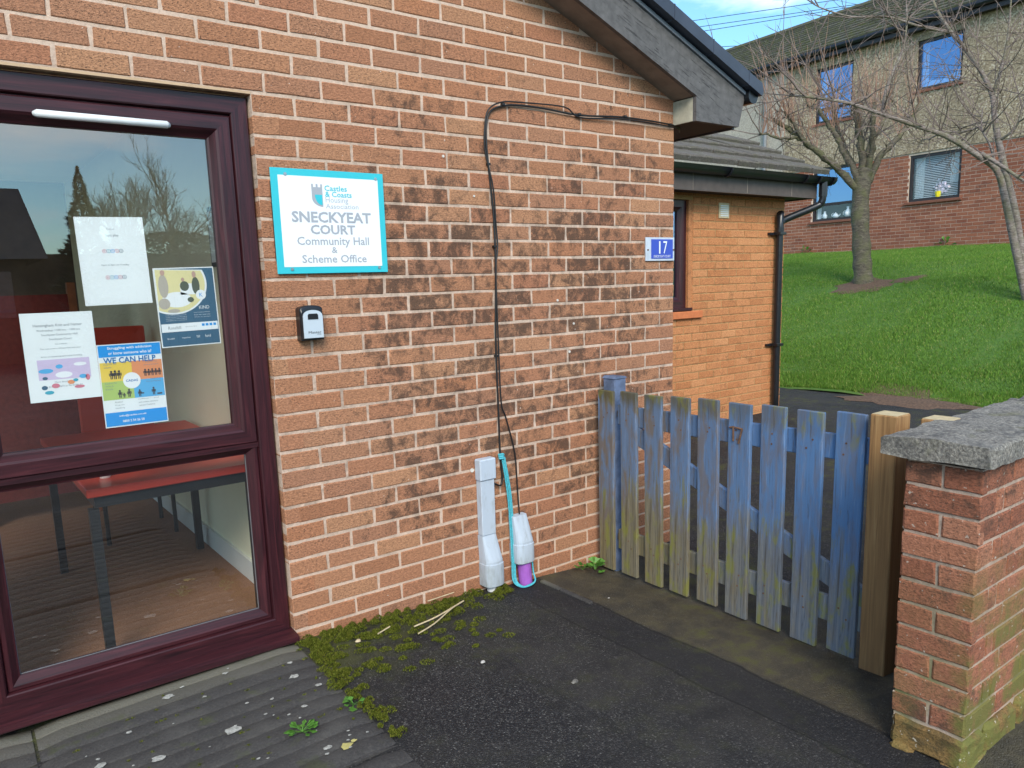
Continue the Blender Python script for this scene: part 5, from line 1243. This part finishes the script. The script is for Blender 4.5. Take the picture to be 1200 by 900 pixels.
# weeds along the far wall foot
def weed(name, x, y, z, n, ln, label, cat='weed', seed=0, up_=.6, wd=.35, rz=0):
    R = random.Random(seed); mb = MB(); mb.nonorm = True
    for k in range(n):
        t = R.uniform(0, 6.283); el = R.uniform(.15, 1.1)*up_; L_ = ln*R.uniform(.6, 1.1); d = Vector((math.cos(t)*math.cos(el), math.sin(t)*math.cos(el), math.sin(el))); s_ = Vector((-math.sin(t), math.cos(t), 0)); o = Vector((x, y, z))
        stem = o+d*L_*.45; mid = o+d*L_*.75+Vector((0, 0, .04*L_)); tip = o+d*L_-Vector((0, 0, .12*L_)); w_ = L_*wd/2*R.uniform(.8, 1.2)
        mb.quad(o-s_*.0012, o+s_*.0012, stem+s_*.0012, stem-s_*.0012)
        nrm = d.cross(s_)*(-.12*L_)
        mb.quad(stem, mid+s_*w_+nrm, tip, mid); mb.quad(stem, mid, tip, mid-s_*w_+nrm)
    return tag(mb.build(name, M_leaf), label, cat)
weed('weed', -.715, -.10, gz(-.7, 0)+.02, 15, .075, 'small round leaved weed at wall foot beside the gate', seed=1, up_=1.2, wd=.85)
weed('weed', -.78, -.075, gz(-.75, 0)+.025, 9, .06, 'small weed sprig against wall, left of the gate weed', seed=2, up_=1.2, wd=.85)
weed('weed', -2.343, -.617, gz(-2.34, 0)+.010, 13, .05, 'bright weed growing at edge of ribbed slab', seed=3, up_=.8, wd=.6)
weed('weed', -2.547, -.663, gz(-2.5, 0)+.016, 24, .058, 'bigger weed rosette growing on the ribbed slab', seed=4, up_=.7, wd=.35)
weed('weed', 14.62, 5.05, .50, 16, .28, 'dark leafy weed under the far blind window', seed=5, up_=1.3, wd=.3)
weed('weed', 14.86, 8.55, .50, 16, .25, 'weed tuft at foot of far wall near lower left window', seed=6, up_=1.3, wd=.3)
# moss: mounds of tiny blades
def moss():
    pts = []
    R = rng
    def clump(cx, cy, rx, n, hgt):
        t = R.random(n)*6.283; q = np.sqrt(R.random(n)); x = cx+rx*q*np.cos(t); y = cy+rx*q*np.sin(t)*.8; pts.append(np.c_[x, y, hgt*(1-q**2)])
    for k in range(120):      # foot of the wall
        x = -2.28+1.02*R.random()**1.1; y = -.012-.16*R.random()**1.6; clump(x, min(y, -.02), .012+.02*R.random(), 240, .012+.016*R.random())
    for k in range(70):       # slab edge
        y = -.05-.85*R.random()**1.5; x = -2.30+.02*R.normal()+.02*abs(y)*-1*.9+.05*R.random()*(1+y); clump(x, y, .009+.014*R.random(), 190, .008+.012*R.random())
    for k in range(90):       # spread out over the tarmac
        x = -2.27+.7*R.random()**1.5; y = -.08-.42*R.random()**1.2; clump(x, y, .010+.022*R.random(), 170, .003+.005*R.random())
    for k in range(60): clump(-3.2+.9*R.random(), -.02-.085*R.integers(0, 9)-.002, .004+.006*R.random(), 30, .004)
    P = np.concatenate(pts); n = len(P); g = np.array([gz(a, 0) for a in P[:, 0]])+np.where(P[:, 0] < -2.315, .012, .004)
    keep = P[:, 1] < -.004; P, g = P[keep], g[keep]; n = len(P)
    h = .004+.004*R.random(n); a = R.random(n)*6.283; b = R.random(n)*6.283; w = .0011+.0008*R.random(n)
    X, Y, Z = P[:, 0], P[:, 1], g+P[:, 2]-.002
    V = np.zeros((n, 3, 3)); V[:, 0] = np.c_[X-w*np.cos(a), Y-w*np.sin(a), Z]; V[:, 1] = np.c_[X+w*np.cos(a), Y+w*np.sin(a), Z]; V[:, 2] = np.c_[X+h*.6*np.cos(b), Y+h*.6*np.sin(b), Z+h]
    tri_object('moss', V, M_moss, 'green moss cushions along the wall foot and slab edge', 'moss')
moss()
# lichen spots on the slab
R = random.Random(9)
def blob(name, mat, spots):
    mb = MB(); mb.nonorm = True
    for (x, y, r_) in spots:
        i = len(mb.v); n = 11; z = gz(x, 0)+.0175; mb.v.append((x, y, z+.001))
        for k in range(n): t = 6.283*k/n; q = r_*R.uniform(.7, 1.25); mb.v.append((x+q*math.cos(t), y+q*.8*math.sin(t), z))
        for k in range(n): mb.f.append((i, i+1+k, i+1+(k+1) % n)); mb.m.append(0)
    return tag(mb.build(name, mat), kind='stuff')
o = blob('lichen', M_lichen, [(-2.72, -.50, .026), (-2.43, -.30, .018), (-2.40, -.19, .012), (-2.385, -.42, .012), (-2.62, -.10, .012), (-2.83, -.13, .02), (-2.95, -.50, .02), (-2.99, -.28, .01), (-2.52, -.80, .014), (-2.90, -.65, .014), (-3.1, -.42, .018), (-2.55, -.40, .008), (-2.73, -.22, .008), (-2.48, -.52, .010), (-3.15, -.62, .012)]+[(R.uniform(-3.2, -2.35), R.uniform(-.85, -.03), R.uniform(.003, .008)) for _ in range(34)]); o['label'] = 'pale grey lichen spots dotted over the ribbed slab'; o['category'] = 'lichen'
o = blob('lichen', M_lichy, [(-2.47, -.83, .022), (-2.44, -.82, .010)]); o['label'] = 'yellowish lichen patch near the front of ribbed slab'; o['category'] = 'lichen'
# straw and grit
def stalk(pts, label, r_=.0035): tag(MB().tube(smooth_path(pts, 4), r_, 5).build('dry_stalk', M_straw), label, 'stalk')
zz = gz(-1.7, 0)+.024
stalk([(-1.86, -.20, zz), (-1.75, -.19, zz+.004), (-1.63, -.15, zz+.004), (-1.55, -.115, zz)], 'longer forked dry stalk lying on moss by wall')
stalk([(-1.88, -.27, zz), (-1.78, -.235, zz+.002), (-1.66, -.17, zz+.006), (-1.57, -.12, zz)], 'curved dry stalk joining the longer one on the moss', .003)
stalk([(-2.02, -.18, zz+.01), (-1.95, -.155, zz+.012)], 'short dry stalk on moss, nearest the door', .003)
stalk([(-1.70, -.05, zz+.02), (-1.55, -.035, zz+.015)], 'thin dry stalk against foot of the wall', .0025)
def pebble(x, y, s_, label, mat=M_clinker):
    mb = MB(); n = 7; z = gz(x, 0)+.004; R_ = random.Random(x)
    mb.v = [(x+s_*R_.uniform(.7, 1.2)*math.cos(6.283*k/n), y+s_*.7*R_.uniform(.7, 1.2)*math.sin(6.283*k/n), z) for k in range(n)]+[(x+s_*.6*math.cos(6.283*k/n), y+s_*.4*math.sin(6.283*k/n), z+s_*.5) for k in range(n)]
    mb.f = [(k, (k+1) % n, n+(k+1) % n, n+k) for k in range(n)]+[tuple(range(n, 2*n))]; mb.m = [0]*(n+1); tag(mb.build('pebble', mat), label, 'pebble')
pebble(-.93, -.42, .010, 'small white pebble on brown strip near the gate'); pebble(-1.80, -.62, .012, 'white chip on dark tarmac in front of wall'); pebble(-.98, -1.22, .008, 'tiny white pebble before the middle of the gate'); pebble(-1.62, -.95, .016, 'grey round stone set in dark tarmac', M_coping); pebble(-2.10, -.16, .014, 'cream chip among the moss near door', M_straw)
# tarmac joint beside the duct: thin concrete edging sunk in the surface
ed = MB()
for (y0, y1) in ((-.20, -.06), (-.42, -.21)): ed.box(-1.055, -1.03, y0, y1, gz(-1.04, 0)-.03, gz(-1.04, 0)+.011, .003)
tag(ed.build('edging_strip', M_slab), kind='structure')
# overhead wires
WP = [((28.3, 26.8, 12.77), (30.294, 25.396, 13.038), (36.539, 20.929, 13.886), (44, 15.6, 14.9)), ((28.5, 26.7, 12.45), (30.572, 25.121, 12.72), (35.878, 21.324, 13.431), (44, 15.5, 14.5)), ((28.6, 26.5, 12.2), (30.721, 24.962, 12.496), (36.078, 21.155, 13.335), (44, 15.3, 14.6)), ((28.6, 26.35, 11.6), (31.361, 24.312, 11.683), (33.854, 22.473, 11.76), (44, 15, 12.1))]
for k, P in enumerate(WP): tag(MB().tube(smooth_path(P, 6), .016, 5).build('overhead_wire', M_blackrub), ('highest overhead wire crossing the sky', 'second overhead wire from the top in the sky', 'third overhead wire from the top in the sky', 'lowest overhead wire, near the far roof edge')[k], 'wire', 'overhead wires')
# ================================================================== ACROSS THE YARD (seen mirrored in the door glass)
ob = empty('opposite_house', (-6, -19, -1.4)); tag(ob, 'low house with dark roof across the yard, mirrored in glass', 'building')
loc(MB().box(-14, -1.4, -24, -17, -1.5, .95).build('wall', M_darkwall), ob)
mb = MB(); mb.v = [(x, y, z) for x in (-14.4, -1.0) for (y, z) in ((-16.6, .85), (-20.5, 2.75), (-24.4, .85))]; mb.f = [(0, 1, 4, 3), (1, 2, 5, 4), (0, 2, 1), (3, 4, 5), (0, 3, 5, 2)]; mb.m = [0]*5; loc(mb.build('roof', plain('dark_slate', (.045, .045, .05), .8, .2, 4)), ob)
for x in (-12, -9, -5.5, -2.9): loc(MB().box(x, x+1.2, -16.999, -16.96, -.4, .6).build('window', M_glass_far), ob)
def leafy(name, cx, cy, z0, h, r0, n, mat, label, cone=True, seed=1):
    R_ = np.random.default_rng(seed); t = R_.random(n)*6.283; u = R_.random(n); z = u*h; rad = r0*((1-u) if cone else np.sqrt(np.clip(1-(2*u-1)**2, 0, 1)))*(.35+.65*np.sqrt(R_.random(n)))*(1+.25*np.sin(z*9)*cone)
    X, Y, Z = cx+rad*np.cos(t), cy+rad*np.sin(t), z0+z; V = np.zeros((n, 3, 3)); s_ = (.02+.09*(1-u))[:, None] if cone else .08
    for k in range(3): V[:, k] = np.c_[X, Y, Z]+(R_.random((n, 3))-.5)*2*s_*np.array([1, 1, .6])
    if cone: V[:, 2] += np.c_[np.cos(t), np.sin(t), np.full(n, .35)]*(.02+.2*(1-u))[:, None]
    e = empty(name, (cx, cy, z0)); o = tri_object('crown', V, mat, None, None, e); o.matrix_parent_inverse = Matrix.Translation((-cx, -cy, -z0)); tag(e, label, 'tree')
    o = MB().tube([(0, 0, -.3), (0, 0, h*.8)], [.10, .03], 8).build('trunk', M_bark1, e); return e
gw = MB().box(-1.2, 14, -21.3, -21.0, -1.5, 1.15); tag(gw.build('gap_fill_wall', M_darkwall), 'plain dark wall added behind the hedge to fill a mirrored gap', 'wall')  # added to block bright horizon sky from the door glass reflection
leafy('conifer_tree', -.55, -14.6, -1.4, 3.95, .85, 9000, M_conifer, 'dark conifer across the yard mirrored in door glass', True, 3)
def bare(cx, cy, z0, h, seed, label):
    R = random.Random(seed); e = empty('bare_tree', (cx, cy, z0)); tag(e, label, 'tree', 'bare trees across the yard'); mb = MB(); mb.nonorm = True; tr = MB()
    def grow(p, d, ln, r_, lev):
        q, dd = twig(mb if lev else tr, p, d, ln, r_, R, 6, .04, 5 if lev < 2 else 3, .14)
        if lev < 4:
            for k in range((11, 7, 6, 4)[lev]):
                i = R.randint(2, 6); grow(q[i], ((q[i]-q[i-1]).normalized()*.9+rnd_dir(R)*.75+Vector((0, 0, .2))).normalized(), ln*R.uniform(.4, .62), r_*.5, lev+1)
    grow(Vector((0, 0, 0)), Vector((0, 0, 1)), h*.5, .07, 0)
    tr.build('trunk', M_bark1, e); mb.build('crown', M_twig2, e)
for k, (x, y, h, lb) in enumerate(((1.3, -20, 4.6, 'bare tree across the yard, just right of the mirrored conifer'), (3.3, -23, 6.2, 'bare tree across the yard, tallest in the reflection'), (5.2, -23.5, 6.0, 'bare tree across the yard, rightmost in the reflection'), (2.4, -26, 6.0, 'bare tree across the yard, farthest back'))): bare(x, y, -1.4, h, 20+k, lb)
hd = leafy('hedge', 2.2, -19, -1.4, 3.0, 2.6, 14000, M_hedge, 'dark hedge across the yard below the bare trees', False, 8); hd['category'] = 'hedge'
fe = empty('lattice_fence', (1.8, -16.5, -1.4)); tag(fe, 'wooden fence with lattice top across the yard', 'fence')
for k in range(26): loc(MB().box(-.9+k*.2, -.72+k*.2, -16.52, -16.5, -1.4, .35).build('board', M_fencewood), fe)
mb = MB()
for k in range(30):
    x = -.95+k*.18; mb.quad((x, -16.5, .37), (x+.03, -16.5, .37), (x+.46, -16.5, .8), (x+.43, -16.5, .8)); mb.quad((x+.43, -16.52, .37), (x+.46, -16.52, .37), (x+.03, -16.52, .8), (x, -16.52, .8))
mb.box(-.95, 4.8, -16.54, -16.49, .8, .86); mb.box(-.95, 4.8, -16.54, -16.49, .35, .37); loc(mb.build('lattice', M_fencewood), fe)
